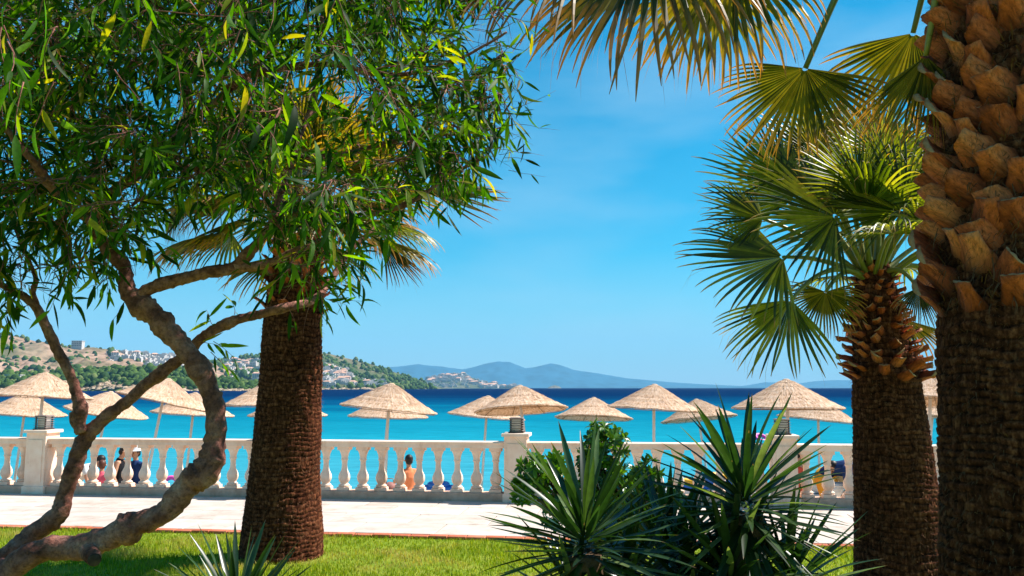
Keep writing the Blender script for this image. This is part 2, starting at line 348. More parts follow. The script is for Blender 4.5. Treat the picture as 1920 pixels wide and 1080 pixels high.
h1, V1 = hill('hillside', [(-500, 610), (-260, 600), (-100, 612), (0, 627), (30, 630), (60, 638), (100, 645), (150, 650), (200, 655), (260, 661), (300, 667), (345, 672), (400, 683), (440, 700), (480, 733)], 1750, 1120, scrub, nx=330, ny=60, rough=.05, seed=3)
h0, V0 = hill('wooded_shore', [(-400, 690), (-100, 703), (0, 706), (60, 705), (110, 707), (160, 696), (200, 690), (240, 694), (300, 690), (350, 694), (400, 706), (450, 716), (500, 724), (560, 731)], 960, 840, green, nx=320, ny=34, rough=.06, seed=9, shape=.65)
h2, V2 = hill('headland', [(330, 705), (400, 684), (440, 674), (480, 668), (540, 664), (580, 662), (610, 663), (640, 668), (680, 678), (720, 690), (760, 704), (790, 714), (812, 726), (822, 731)], 2300, 1500, green2, nx=300, ny=50, rough=.045, seed=5)
h3, V3 = hill('peninsula', [(770, 732), (782, 722), (800, 712), (820, 706), (850, 702), (870, 703), (890, 709), (915, 717), (940, 722), (965, 724), (985, 727)], 3900, 3400, isl, nx=160, ny=30, rough=.05, seed=15)
h4, V4 = hill('islet', [(1026, 728), (1032, 724), (1040, 722), (1048, 724), (1053, 728)], 5200, 5150, isl, nx=30, ny=12, rough=.03, seed=18)
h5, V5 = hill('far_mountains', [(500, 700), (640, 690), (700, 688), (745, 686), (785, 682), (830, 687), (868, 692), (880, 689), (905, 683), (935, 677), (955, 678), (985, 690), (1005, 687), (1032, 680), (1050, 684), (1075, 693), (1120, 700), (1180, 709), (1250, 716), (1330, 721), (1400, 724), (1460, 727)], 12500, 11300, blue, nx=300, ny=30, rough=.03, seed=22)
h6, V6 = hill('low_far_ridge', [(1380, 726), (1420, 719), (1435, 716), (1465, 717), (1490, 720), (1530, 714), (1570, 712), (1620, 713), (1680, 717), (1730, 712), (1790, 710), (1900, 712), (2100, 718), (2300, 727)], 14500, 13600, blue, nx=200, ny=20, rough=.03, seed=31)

def surf(V, u, s):                  # a point on a hill grid (front slope), u across, s up
    ny, nx, _ = V.shape; j = min(ny - 2, max(0, s * (ny - 1))); i = min(nx - 2, max(0, u * (nx - 1)))
    a, b = int(j), int(i); fa, fb = j - a, i - b
    return Vector(V[a, b] * (1 - fa) * (1 - fb) + V[a + 1, b] * fa * (1 - fb) + V[a, b + 1] * (1 - fa) * fb + V[a + 1, b + 1] * fa * fb)
def atpx(V, px, s):                 # u that puts the point near photo column px
    lo, hi = 0., 1.
    for _ in range(22):
        mid = (lo + hi) / 2; p = surf(V, mid, s)
        if 960 + FPX * p.x / p.y < px: lo = mid
        else: hi = mid
    return surf(V, lo, s)
# bushes and trees of the far slopes: nobody could count them
def blob(mb, c, r, h, rn, m=0):
    v = []; n = 6
    for k, (zz, rr) in enumerate(((-.1, .7), (.35, 1.0), (.8, .6))):
        for i in range(n):
            a = 2 * PI * (i + k * .5) / n; q = r * rr * rn.uniform(.75, 1.2)
            v.append((c[0] + q * math.cos(a), c[1] + q * math.sin(a), c[2] + h * zz * rn.uniform(.85, 1.15)))
    v.append((c[0], c[1], c[2] + h)); f = []
    for k in range(2):
        for i in range(n): f.append((k * n + i, k * n + (i + 1) % n, (k + 1) * n + (i + 1) % n, (k + 1) * n + i))
    for i in range(n): f.append((2 * n + i, 2 * n + (i + 1) % n, 3 * n))
    mb.add(v, f, 0, m)
fol_far = leaf_mat('distant_foliage', [(0, (.02, .05, .012)), (.5, (.05, .10, .02)), (.85, (.09, .15, .03)), (1, (.15, .18, .06))], tw=.1, rough=.9, spec=.1)
def wood(name, V, n, u0, u1, s0, s1, r0, r1, seed, label, keep=None):
    rn = random.Random(seed); mb = MB()
    for _ in range(n):
        p = surf(V, rn.uniform(u0, u1), rn.uniform(s0, s1))
        if keep and not keep(p, rn): continue
        r = rn.uniform(r0, r1) * (1 if rn.random() < .85 else 1.5)
        blob(mb, p - Vector((0, 0, r * .2)), r, r * rn.uniform(1.1, 1.9), rn)
    o = mb.world(name, fol_far); tag(o, label, 'woodland', None, 'stuff'); return o
wood('shore_woodland', V0, 3000, .0, 1, .06, .62, 2.2, 4.6, 1, 'dark green trees massed on the low shore in front of the brown hillside')
def patchy(p, rn): return mnoise.noise(Vector((p.x * .006, p.y * .009, 1))) > -.05 or rn.random() < .25
wood('hillside_scrub', V1, 1500, .0, .97, .05, .70, 2.5, 5.5, 2, 'patchy olive scrub dotted over the brown hillside at far left', patchy)
wood('headland_scrub', V2, 1900, .0, 1, .02, .68, 3.5, 7, 3, 'grey green bushes covering the headland behind the white town', patchy)
# houses
def house_mesh(kind, rn):
    mb = MB(); w = rn.uniform(9, 16); d = rn.uniform(8, 11); h = rn.choice((5.5, 6.5, 8.5))
    mb.box(-w / 2, w / 2, -d / 2, d / 2, -6, h)
    if kind % 4 == 0:
        v = [(-w / 2 - .5, -d / 2 - .5, h + .02), (w / 2 + .5, -d / 2 - .5, h + .02), (w / 2 + .5, d / 2 + .5, h + .02), (-w / 2 - .5, d / 2 + .5, h + .02), (-w / 4, 0, h + 2.4), (w / 4, 0, h + 2.4)]
        mb.add(v, [(0, 1, 5, 4), (1, 2, 5), (2, 3, 4, 5), (3, 0, 4), (3, 2, 1, 0)], 0, 1)
    else:
        mb.box(-w / 2, w / 2, -d / 2, -d / 2 + .4, h, h + .9); mb.box(-w * .1, w * .3, -1, 2.6, h + .01, h + 2.6)
    for fl in range(2 if h > 6 else 1):
        k = 3 if w < 13 else 4
        for i in range(k):
            x = -w / 2 + (i + .5) * w / k
            mb.box(x - .7, x + .7, -d / 2 - .06, -d / 2 - .01, 1.2 + fl * 3.2, 3.0 + fl * 3.2, 2)
    return mb.mesh('hillside_house', [M['white'], M['tile'], M['win']], False)
M['tile'] = noise_mat('terracotta_roof', [(.3, (.48, .26, .18)), (.7, (.60, .38, .29))], .3, .9, .1, 0)
M['win'] = noise_mat('dark_window', [(.3, (.03, .04, .05)), (.7, (.06, .08, .10))], 1, .2, .6, 0)
hr = random.Random(5); HM = [house_mesh(i, hr) for i in range(7)]
def houses(V, regs, n, label, group, seed, scale=1.0):
    rn = random.Random(seed); k = 0
    while k < n:
        px0, px1, s0, s1 = rn.choice(regs)
        p = atpx(V, rn.uniform(px0, px1), rn.uniform(s0, s1))
        o = obj('hillside_house', rn.choice(HM), None, p, (0, 0, rn.gauss(0, .35))); o.scale = [scale * rn.uniform(.8, 1.25)] * 3
        tag(o, label, 'house', group); k += 1
houses(V2, [(425, 500, .26, .50), (590, 660, .18, .42), (600, 722, .10, .26), (430, 640, .04, .18)], 150, 'small white house in the terraced town on the headland across the bay', 'white houses of the headland town', 11, 1.05)
houses(V3, [(790, 930, .08, .58), (800, 880, .3, .62), (900, 965, .06, .3)], 90, 'tiny white house crowding the low peninsula in front of the blue mountains', 'white houses on the far peninsula', 12, 1.5)
houses(V1, [(205, 335, .50, .64), (265, 345, .44, .60)], 52, 'small pinkish white house along the skyline of the brown hillside at left', 'houses along the left hillside crest', 13, 1.0)
def house_mass(V, regs, n, label, seed, scale):
    rn = random.Random(seed); mb = MB()
    for _ in range(n):
        px0, px1, s0, s1 = rn.choice(regs); p = atpx(V, rn.uniform(px0, px1), rn.uniform(s0, s1)); k = scale * rn.uniform(.7, 1.1)
        w_, d_, h_ = rn.uniform(8, 15) * k / 2, 5 * k, rn.uniform(5, 8) * k
        mb.box(p.x - w_, p.x + w_, p.y - d_, p.y + d_, p.z - 6, p.z + h_); mb.box(p.x - w_ * .4, p.x + w_ * .3, p.y - d_ * .4, p.y + d_ * .5, p.z + h_ + .01, p.z + h_ + 2.2 * k)
    o = mb.world('town', M['white'], smooth=False); tag(o, label, 'houses', None, 'stuff')
house_mass(V2, [(425, 500, .22, .50), (590, 660, .16, .44), (600, 722, .08, .26)], 260, 'mass of white houses filling in the headland town across the bay', 21, .95)
house_mass(V3, [(790, 935, .06, .6), (800, 880, .3, .7), (900, 975, .05, .3)], 260, 'mass of white houses covering the far peninsula', 22, 1.3)
house_mass(V1, [(205, 335, .48, .64), (265, 345, .42, .60)], 90, 'mass of pale houses filling in the crest of the left hillside', 23, .9)
# two large white buildings that can be told apart
def big_building(name, base, w, d, h, floors, label, cat, bays):
    t = empty(name, base, label, cat)
    mb = MB(); mb.box(-w / 2, w / 2, 0, d, -8, h); mb.local('wall', M['white'], t, smooth=False)
    mb = MB(); mb.box(-w / 2 - .6, w / 2 + .6, -.6, d + .6, h + .02, h + .9); mb.local('roof', M['white'], t, smooth=False)
    wm = None
    for f in range(floors):
        for b in range(bays):
            x = -w / 2 + (b + .5) * w / bays
            if wm is None:
                mb = MB(); mb.box(-.9, .9, -.05, -.01, 0, 1.7); wm = mb.mesh('window', M['win'], False)
            obj('window', wm, t, (x, 0, 1.2 + f * (h / floors)))
big_building('hilltop_building', atpx(V1, 150, .655) + Vector((0, -12, 2)), 21, 12, 11, 3, 'large white building alone on the crest of the left hillside', 'building', 6)
big_building('shore_building', atpx(V0, 215, .34), 22, 9, 4.6, 1, 'long low white building among trees above the rocky shore', 'building', 6)
big_building('shore_house', atpx(V0, 28, .40), 16, 8, 5.0, 1, 'pale low house half hidden by trees at far left shore', 'building', 4)
# rocks at the foot of the shore
def rocks(name, V, n, u0, u1, s0, s1, r0, r1, seed, label):
    rn = random.Random(seed); mb = MB()
    for _ in range(n):
        p = surf(V, rn.uniform(u0, u1), rn.uniform(s0, s1)); r = rn.uniform(r0, r1)
        blob(mb, p - Vector((0, 0, r * .3)), r * 1.3, r * .9, rn)
    o = mb.world(name, rock, smooth=False); tag(o, label, 'rocks', None, 'stuff')
rocks('shore_rocks', V0, 1500, 0, 1, .02, .12, 1.2, 3.2, 4, 'pale orange rocks along the waterline below the woodland')
rocks('headland_rocks', V2, 900, .0, 1, .008, .035, 2, 5, 6, 'pale rocky waterline at the foot of the headland')
# haze
mb = MB(); mb.box(-16000, 16000, -300, 15900, -4, 900)
hz = mb.world('haze', None, smooth=False); hz.data.materials.clear()
mh = bpy.data.materials.new('haze_air'); mh.use_nodes = True; mh.node_tree.nodes.clear()
pv = mh.node_tree.nodes.new('ShaderNodeVolumePrincipled'); pv.inputs['Color'].default_value = (.28, .66, 1.0, 1); pv.inputs['Density'].default_value = 6.5e-5
pv.inputs['Anisotropy'].default_value = 0.0
om = mh.node_tree.nodes.new('ShaderNodeOutputMaterial'); mh.node_tree.links.new(pv.outputs[0], om.inputs['Volume'])
hz.data.materials.append(mh); tag(hz, kind='stuff')
try: mh.cycles.homogeneous_volume = True
except Exception: pass

# ================================================================== promenade, in a frame turned with the balustrade
AX = math.radians(-7.53); OY = 12.72
ca, sa = math.cos(AX), math.sin(AX)
def F(x, y, z=0): return Vector((x * ca - y * sa, OY + x * sa + y * ca, z))
def frame_obj(name, me, x=0, y=0, z=0, parent=None):
    if parent is not None: return obj(name, me, parent, (x, y, z))
    return obj(name, me, None, F(x, y, z), (0, 0, AX))
WALK_N = -2.95                       # near edge of the paving
mb = MB(); mb.add([F(-60, WALK_N, 0), F(60, WALK_N, 0), F(60, .6, 0), F(-60, .6, 0)], [(0, 1, 2, 3)])
walk = mb.world('promenade', M['concrete'], smooth=False); tag(walk, kind='structure')
mb = MB(); 
lawn_v = [F(-60, WALK_N - .13, 0), F(60, WALK_N - .13, 0), Vector((60, -40, 0)), Vector((-60, -40, 0))]
mb.add(lawn_v, [(0, 3, 2, 1)]); lawn = mb.world('lawn', M['soil'], smooth=False); tag(lawn, kind='structure')
mb = MB(); mb.add([F(-60, .6, -1.32), F(60, .6, -1.32), F(60, 10.5, -1.3), F(-60, 10.5, -1.3), F(60, 22, -2.4), F(-60, 22, -2.4)], [(0, 1, 2, 3), (3, 2, 4, 5)])
beach = mb.world('beach', M['sand'], smooth=False); tag(beach, kind='structure')
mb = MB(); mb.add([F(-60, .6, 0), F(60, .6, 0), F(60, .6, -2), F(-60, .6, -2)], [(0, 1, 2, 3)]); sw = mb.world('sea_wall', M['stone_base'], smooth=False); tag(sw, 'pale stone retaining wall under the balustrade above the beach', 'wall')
# paving slabs with open joints
mb = MB(); mb.box(-.494, .494, -.3600, .3600, .004, .033, ch=.003); slab = mb.mesh('paving_slab', M['paving'], False)
for r_ in range(4):
    for c_ in range(-14, 13):
        o = frame_obj('paving_slab', slab, c_ + (.5 if r_ % 2 else 0), WALK_N + .365 + r_ * .73, rnd.uniform(-.0015, .0015))
        o.parent = walk; o.matrix_parent_inverse = Matrix.Translation(-WL[walk.name])
# brick kerb along the lawn
mb = MB(); mb.box(-.103, .103, -.055, .055, -.05, .034, ch=.006); brk = mb.mesh('brick', M['brick'], False)
for r_ in range(1):
    for c_ in range(-62, 62):
        o = frame_obj('brick', brk, c_ * .215 + (.1 if r_ else 0), WALK_N - .07 - r_ * .118, rnd.uniform(-.004, .004) - r_ * .012)
        o.rotation_euler.z += rnd.uniform(-.012, .012); o.parent = walk; o.matrix_parent_inverse = Matrix.Translation(-WL[walk.name])
# balustrade
bal = empty('balustrade', F(0, 0, 0), 'pale stone balustrade with turned balusters along the seafront walk', 'balustrade', rotz=AX)
BAY = 3.78; PX0 = .07                # pier spacing; the middle pier stands at x = PX0
bays = range(-5, 4)
mb = MB()
prof = [(.083, .150), (.083, .185), (.072, .190), (.072, .200), (.085, .213), (.082, .228), (.060, .240), (.055, .252), (.066, .268), (.082, .300), (.087, .335), (.082, .375), (.066, .410), (.050, .440), (.043, .475), (.040, .53), (.042, .585), (.053, .592), (.056, .602), (.049, .614), (.050, .64), (.058, .68), (.072, .715), (.080, .735), (.083, .745), (.083, .775)]
body = [p for p in prof if .2 <= p[1] <= .745]
mb.lathe(body, 20); mb.box(-.086, .086, -.086, .086, .150, .200, ch=.006); mb.box(-.088, .088, -.088, .088, .742, .790)
balm = mb.mesh('baluster', M['stone'], True)
for p in balm.polygons: p.use_smooth = len(p.vertices) == 4 and abs(p.normal.z) < .9 and p.area < .002
mb = MB(); mb.box(-.165, .165, -.165, .165, 0, .965, ch=0); mb.box(-.20, .20, -.20, .20, .966, 1.012, ch=.008); mb.box(-.185, .185, -.185, .185, 0.002, .15, ch=.01)
mb.box(-.12, .12, -.176, -.1655, .22, .86, ch=0.0); mb.box(-.12, .12, .1655, .176, .22, .86)
mb.box(.1655, .176, -.12, .12, .22, .74)
pierm = mb.mesh('pier', M['stone'], False)
for b in bays:
    x0 = PX0 + b * BAY
    frame_obj('pier', pierm, x0, 0, 0, bal)
    if b == 3: continue
    mb = MB(); xa, xb = x0 + .167, x0 + BAY - .167
    mb.box(xa, xb, -.11, .11, .791, .872, ch=.012); mb.box(xa, xb, -.125, .125, .858, .884, ch=.01)
    mb.local('rail', M['stone'], bal, smooth=False)
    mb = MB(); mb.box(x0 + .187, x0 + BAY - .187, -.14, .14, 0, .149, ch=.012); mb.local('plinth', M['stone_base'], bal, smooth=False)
    n = 12; step = (BAY - .33) / n
    for i in range(n):
        frame_obj('baluster', balm, x0 + .165 + step * (i + .5), 0, 0, bal)
# lamps on the piers
def pier_lamp(x, label):
    t = empty('pier_lamp', F(x, 0, 1.013), label, 'lamp', 'louvred lamps on the balustrade piers', AX)
    mb = MB(); mb.box(-.11, .11, -.11, .11, 0, .018); mb.local('base_plate', M['dark_metal'], t, smooth=False)
    mb = MB(); mb.box(-.066, .066, -.066, .066, .019, .195); mb.local('lens', M['lamp_glass'], t, smooth=False)
    for sx in (-1, 1):
        for sy in (-1, 1):
            mb = MB(); mb.box(sx * .080 - .009, sx * .080 + .009, sy * .080 - .009, sy * .080 + .009, .019, .199); mb.local('corner_post', M['dark_metal'], t, smooth=False)
    for k in range(5):
        z = .035 + k * .034
        mb = MB()
        a, b_ = .106, .092
        for q in range(4):
            m4 = Matrix.Rotation(q * PI / 2, 3, 'Z')
            v = [m4 @ Vector(p) for p in ((-a, -a, z), (a, -a, z), (b_, -b_, z + .006), (-b_, -b_, z + .006), (-a, -a, z - .004), (a, -a, z - .004))]
            mb.add(v, [(0, 1, 2, 3), (4, 5, 1, 0), (3, 2, 5, 4)])
        mb.local('louvre', M['louvre'], t, smooth=False)
    mb = MB(); mb.box(-.10, .10, -.10, .10, .200, .222, ch=.01); mb.local('lid', M['louvre'], t, smooth=False)
M['louvre'] = noise_mat('aged_bronze', [(.3, (.13, .085, .065)), (.7, (.26, .19, .16))], 6, .45, .6, .1)
for b, lb in ((-2, 'square louvred lamp on the left pier beside the forked branch'), (-1, 'square louvred lamp on the pier hidden behind the left palm trunk'), (0, 'square louvred lamp on the middle pier of the balustrade'), (1, 'square louvred lamp on the pier behind the tall yucca leaves'), (2, 'square louvred lamp on the pier beyond the right palm'), (-3, 'square louvred lamp on the pier beyond the left edge')):
    pier_lamp(PX0 + b * BAY, lb)
# ================================================================== straw parasols
def canopy_mesh(seed):
    rn = random.Random(seed); mb = MB(); n = 72
    prof = [(.03, .578), (.12, .560), (.22, .510), (.33, .447), (.46, .372), (.60, .290), (.75, .203), (.90, .122), (1.04, .052), (1.15, -.003)]
    rings = [(r, z) for r, z in [(lambda u: (interp(u, [(i / 9, p[0]) for i, p in enumerate(prof)]), interp(u, [(i / 9, p[1]) for i, p in enumerate(prof)])))(k / 30) for k in range(31)]]
    wob = [rn.uniform(-1, 1) for _ in range(n)]
    v = []
    for side in (0, 1):
        for k, (r, z) in enumerate(rings):
            tier = (1 - (k % 5) / 5) * .0 + ((k + 1) % 5) / 5 * .020 - .006 if side == 0 else 0
            for i in range(n):
                a = 2 * PI * i / n
                q = r * (1 + .012 * wob[i] * (k / 30)) ; zz = z - tier + .010 * mnoise.noise(Vector((math.cos(a) * r * 4, math.sin(a) * r * 4, seed))) + .016 * mnoise.noise(Vector((math.cos(a) * 2, math.sin(a) * 2, seed * 3))) * r
                v.append((q * math.cos(a), q * math.sin(a), zz - side * .022))
    f = []; K = len(rings)
    for k in range(K - 1):
        for i in range(n):
            j = (i + 1) % n
            f.append((k * n + i, (k + 1) * n + i, (k + 1) * n + j, k * n + j))
            o = K * n; f.append((o + k * n + i, o + k * n + j, o + (k + 1) * n + j, o + (k + 1) * n + i))
    for i in range(n):
        j = (i + 1) % n; a = (K - 1) * n; b = K * n + (K - 1) * n
        f.append((a + i, b + i, b + j, a + j))
    f.append(tuple(range(n))); mb.add(v, f)
    return mb.mesh('canopy', M['straw'], True)
def thatch_mesh(seed):
    rn = random.Random(seed); mb = MB()
    def zof(r): return interp(r, [(.03, .578), (.12, .560), (.22, .510), (.33, .447), (.46, .372), (.60, .290), (.75, .203), (.90, .122), (1.04, .052), (1.15, -.003), (1.25, -.05)])
    for k in range(1700):
        tier = rn.randrange(7); r1 = .2 + tier * .157 + rn.uniform(-.015, .02) + (.02 if tier == 6 else 0); ln = rn.uniform(.10, .19); r0 = max(.03, r1 - ln)
        a = rn.uniform(0, 2 * PI); da = rn.gauss(0, .035 / max(r1, .2)); w_ = rn.uniform(.004, .011)
        lift = rn.uniform(.003, .013)
        p0 = Vector((r0 * math.cos(a), r0 * math.sin(a), zof(r0) + .003)); p1 = Vector((r1 * math.cos(a + da), r1 * math.sin(a + da), zof(r1) + lift * (1 if tier < 6 else -.2)))
        s_ = Vector((-math.sin(a), math.cos(a), 0)) * w_; pm = (p0 + p1) / 2 + Vector((0, 0, lift * .5))
        mb.add([p0 - s_, p0 + s_, pm + s_, pm - s_, p1 + s_ * .5, p1 - s_ * .5], [(0, 1, 2, 3), (3, 2, 4, 5)])
    return mb.mesh('thatch', M['straw'], False)
CM = [canopy_mesh(s) for s in (1, 2, 3)]; TM = [thatch_mesh(s) for s in (1, 2, 3)]
mb = MB()
for k in range(8):
    a = 2 * PI * k / 8 + .2
    mb.tube([(0.03 * math.cos(a), .03 * math.sin(a), .50), (.6 * math.cos(a), .6 * math.sin(a), .262), (1.1 * math.cos(a), 1.1 * math.sin(a), -.012)], [.014, .012, .009], 5)
ribm = mb.mesh('rib_frame', M['wood'], True)
hoops = MB()
for R_, z_ in ((.45, .352), (.8, .135), (1.1, -.014)):
    hoops.tube([(R_ * math.cos(2 * PI * k / 36), R_ * math.sin(2 * PI * k / 36), z_) for k in range(37)], .008, 4)
hoopm = hoops.mesh('hoop', M['wood'], True)
def parasol(px, rimpy, hw, poley, polepx, label, group, k, tilt=(0, 0)):
    d = 1.15 * FPX / hw / 1.0
    top = P(px, rimpy, d); foot = P(polepx, poley, d); dirv = (top - foot).normalized()
    tt = (top.z + 1.32) / dirv.z; base = top - dirv * tt
    q = Vector((0, 0, 1)).rotation_difference(dirv)
    t = empty('straw_parasol', base, label, 'parasol', group)
    t.rotation_mode = 'QUATERNION'; t.rotation_quaternion = q
    Lp = tt
    mb = MB(); mb.lathe([(.038, -.1), (.038, Lp * .5), (.034, Lp + .50)], 12); mb.local('pole', M['white_pole'], t)
    c = obj('canopy', CM[k % 3], t, (0, 0, Lp)); c.rotation_euler = (tilt[0], tilt[1], 0)
    th = obj('thatch', TM[(k + 1) % 3], c); tag(th, kind='stuff')
    obj('rib_frame', ribm, c, (0, 0, -.035)); obj('hoop', hoopm, c, (0, 0, -.030))
    mb = MB(); mb.lathe([(.0, .60), (.04, .598), (.075, .58), (.09, .565), (.085, .55)], 14, cap=False); mb.local('cap', M['straw'], c, (0, 0, .006))
    mb = MB(); mb.lathe([(.05, -.06), (.05, .06)], 12); mb.local('collar', M['white_pole'], t, (0, 0, Lp + .30))
gf = 'front row of straw parasols'; gb = 'back row of straw parasols nearer the water'
rd = math.radians
front = [(80, 743, 86, 800, 74, 'front row straw parasol at far left, above the left pier lamp', (rd(-2), 0)),
 (305, 752, 82, 820, 291, 'front row straw parasol framed by the looping branch', (rd(-5), rd(3))),
 (505, 758, 84, 820, 503, 'front row straw parasol mostly hidden by the left palm trunk', (0, 0)),
 (729, 766, 90, 825, 724, 'front row straw parasol right of the left palm, a smaller one behind it', (rd(-1), rd(2))),
 (977, 768, 87, 825, 985, 'tilted straw parasol above the middle pier, darker underside showing', (rd(-7), rd(5))),
 (1226, 765, 85, 825, 1226, 'front row straw parasol above the round topped green shrub', (rd(0), rd(2))),
 (1476, 764, 101, 825, 1478, 'largest front row straw parasol, above the tall yucca', (rd(-1), rd(0))),
 (1744, 752, 96, 822, 1743, 'front row straw parasol seen between the two right palm trunks', (rd(-5), 0)),
 (-160, 740, 84, 800, -172, 'front row straw parasol beyond the left edge', (0, 0)), (2010, 752, 100, 822, 2008, 'front row straw parasol beyond the right edge', (0, 0))]
back = [(46, 774, 72, 815, 40, 'back row straw parasol at far left, lower than its neighbour', (0, 0)),
 (200, 772, 73, 815, 190, 'back row straw parasol behind the slanting branch', (0, 0)),
 (362, 775, 74, 820, 357, 'back row straw parasol partly covered by the curved trunk', (rd(-1), 0)),
 (540, 778, 72, 820, 540, 'back row straw parasol hidden by the left palm, only its right edge showing', (0, rd(2))),
 (728, 780, 74, 825, 726, 'back row straw parasol directly behind a larger one near the photo centre', (0, 0)),
 (912, 780, 72, 825, 909, 'back row straw parasol overlapped by the tilted one at the middle pier', (0, rd(2))),
 (1113, 783, 72, 825, 1112, 'small back row straw parasol above the left side of the shrub', (rd(-6), 0)),
 (1310, 785, 70, 825, 1316, 'small back row straw parasol left of the tall yucca tips', (rd(-6), rd(2))),
 (1534, 786, 74, 825, 1535, 'tilted back row straw parasol beside the right palm trunk', (rd(0), rd(5))),
 (1748, 780, 76, 822, 1745, 'back row straw parasol low between the right palm trunks', (0, 0))]
for k, (px, ry, hw, py, ppx, lb, tl) in enumerate(front): parasol(px, ry, hw, py, ppx, lb, gf, k, tl)
for k, (px, ry, hw, py, ppx, lb, tl) in enumerate(back): parasol(px, ry, hw, py, ppx, lb, gb, k + 1, tl)

# ================================================================== palms
fib_attr = None
def trunk_mat(name, c0, c1, c2):
    m, nt, b = mat(name, .95, .05); LK = nt.links.new
    tc = N(nt, 'TexCoord'); mp = N(nt, 'Mapping'); mp.inputs['Scale'].default_value = (18, 18, 13); LK(tc.outputs['Object'], mp.inputs[0])
    n1 = N(nt, 'TexNoise', Scale=1.6, Detail=8, Roughness=.7); LK(mp.outputs[0], n1.inputs['Vector'])
    r = ramp(nt, [(.3, c0), (.5, c1), (.72, c2)], n1.outputs['Fac']); 
    at = N(nt, 'Attribute', attribute_name='t'); rt = ramp(nt, [(0, .12), (.30, .75), (1, 2.0)], at.outputs['Fac'])  # crevice shade painted in: colour darkens in ring recesses, lightens on ring tops
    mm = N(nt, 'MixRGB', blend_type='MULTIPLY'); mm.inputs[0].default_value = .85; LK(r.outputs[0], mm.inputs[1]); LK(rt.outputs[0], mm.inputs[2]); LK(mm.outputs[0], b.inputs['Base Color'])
    n2 = N(nt, 'TexNoise', Scale=9, Detail=8, Roughness=.75); mp2 = N(nt, 'Mapping'); mp2.inputs['Scale'].default_value = (9, 9, 3); LK(tc.outputs['Object'], mp2.inputs[0]); LK(mp2.outputs[0], n2.inputs['Vector'])
    bp = N(nt, 'Bump', Strength=1.0, Distance=.02); LK(n2.outputs['Fac'], bp.inputs['Height']); LK(bp.outputs[0], b.inputs['Normal'])
    return m
M['trunk'] = trunk_mat('palm_trunk_fibre', (.020, .006, .003), (.125, .038, .018), (.40, .150, .070))
M['boot'] = noise_mat('palm_leaf_base', [(.22, (.06, .012, .006)), (.38, (.26, .050, .016)), (.54, (.56, .125, .042)), (.74, (.76, .25, .10)), (1, (.80, .48, .32))], 8, .7, .2, 1.0, 34, (1, 1, .30), objrand=.26, bdist=.02)
M['boot_cut'] = noise_mat('palm_leaf_base_cut', [(.3, (.30, .12, .05)), (.7, (.60, .33, .17))], 20, .9, .1, .6, 60, bdist=.006)
def boot_wear():                     # fibrous dark foot and edges, bare lengthwise grain above
    nt = M['boot'].node_tree; b = nt.nodes['Principled BSDF']; src = b.inputs['Base Color'].links[0].from_socket; LK = nt.links.new
    at = N(nt, 'Attribute', attribute_name='t'); tc = N(nt, 'TexCoord'); mp = N(nt, 'Mapping'); mp.inputs['Scale'].default_value = (70, 70, 7); LK(tc.outputs['Object'], mp.inputs[0])
    n1 = N(nt, 'TexNoise', Scale=1.0, Detail=7, Roughness=.7); LK(mp.outputs[0], n1.inputs['Vector'])
    rg = ramp(nt, [(.34, .30), (.48, .9), (.66, 1.35)], n1.outputs['Fac']); ra = ramp(nt, [(0, .10), (.35, .75), (.7, 1.1)], at.outputs['Fac'])
    m1 = N(nt, 'MixRGB', blend_type='MULTIPLY'); m1.inputs[0].default_value = .8; LK(src, m1.inputs[1]); LK(rg.outputs[0], m1.inputs[2])
    m2 = N(nt, 'MixRGB', blend_type='MULTIPLY'); m2.inputs[0].default_value = 1; LK(m1.outputs[0], m2.inputs[1]); LK(ra.outputs[0], m2.inputs[2]); LK(m2.outputs[0], b.inputs['Base Color'])
boot_wear()
M['fibre'] = noise_mat('palm_fibre_hair', [(.3, (.07, .03, .015)), (.7, (.24, .12, .055))], 20, .9, .1, 0)
M['petiole'] = noise_mat('palm_petiole', [(.3, (.12, .15, .025)), (.55, (.22, .22, .04)), (.8, (.34, .25, .07))], 3, .4, .5, .1)
M['fan'] = leaf_mat('palm_fan_green', [(0, (.012, .026, .004)), (.35, (.055, .085, .008)), (.7, (.14, .17, .014)), (1, (.30, .29, .05))], (2.6, 2.4, .30), .42, .42, .5, (.36, .20, .06), (.84, 1.02))
M['fan_yellow'] = leaf_mat('palm_fan_yellowing', [(0, (.035, .045, .006)), (.5, (.11, .115, .012)), (1, (.24, .20, .025))], (1.9, 1.6, .25), .5, .4, .4, (.40, .20, .06), (.66, .95))
M['fan_dry'] = leaf_mat('palm_fan_drying', [(0, (.014, .024, .006)), (.5, (.045, .06, .010)), (1, (.13, .11, .025))], (1.5, 1.2, .35), .35, .5, .3, (.34, .17, .06), (.50, .85))
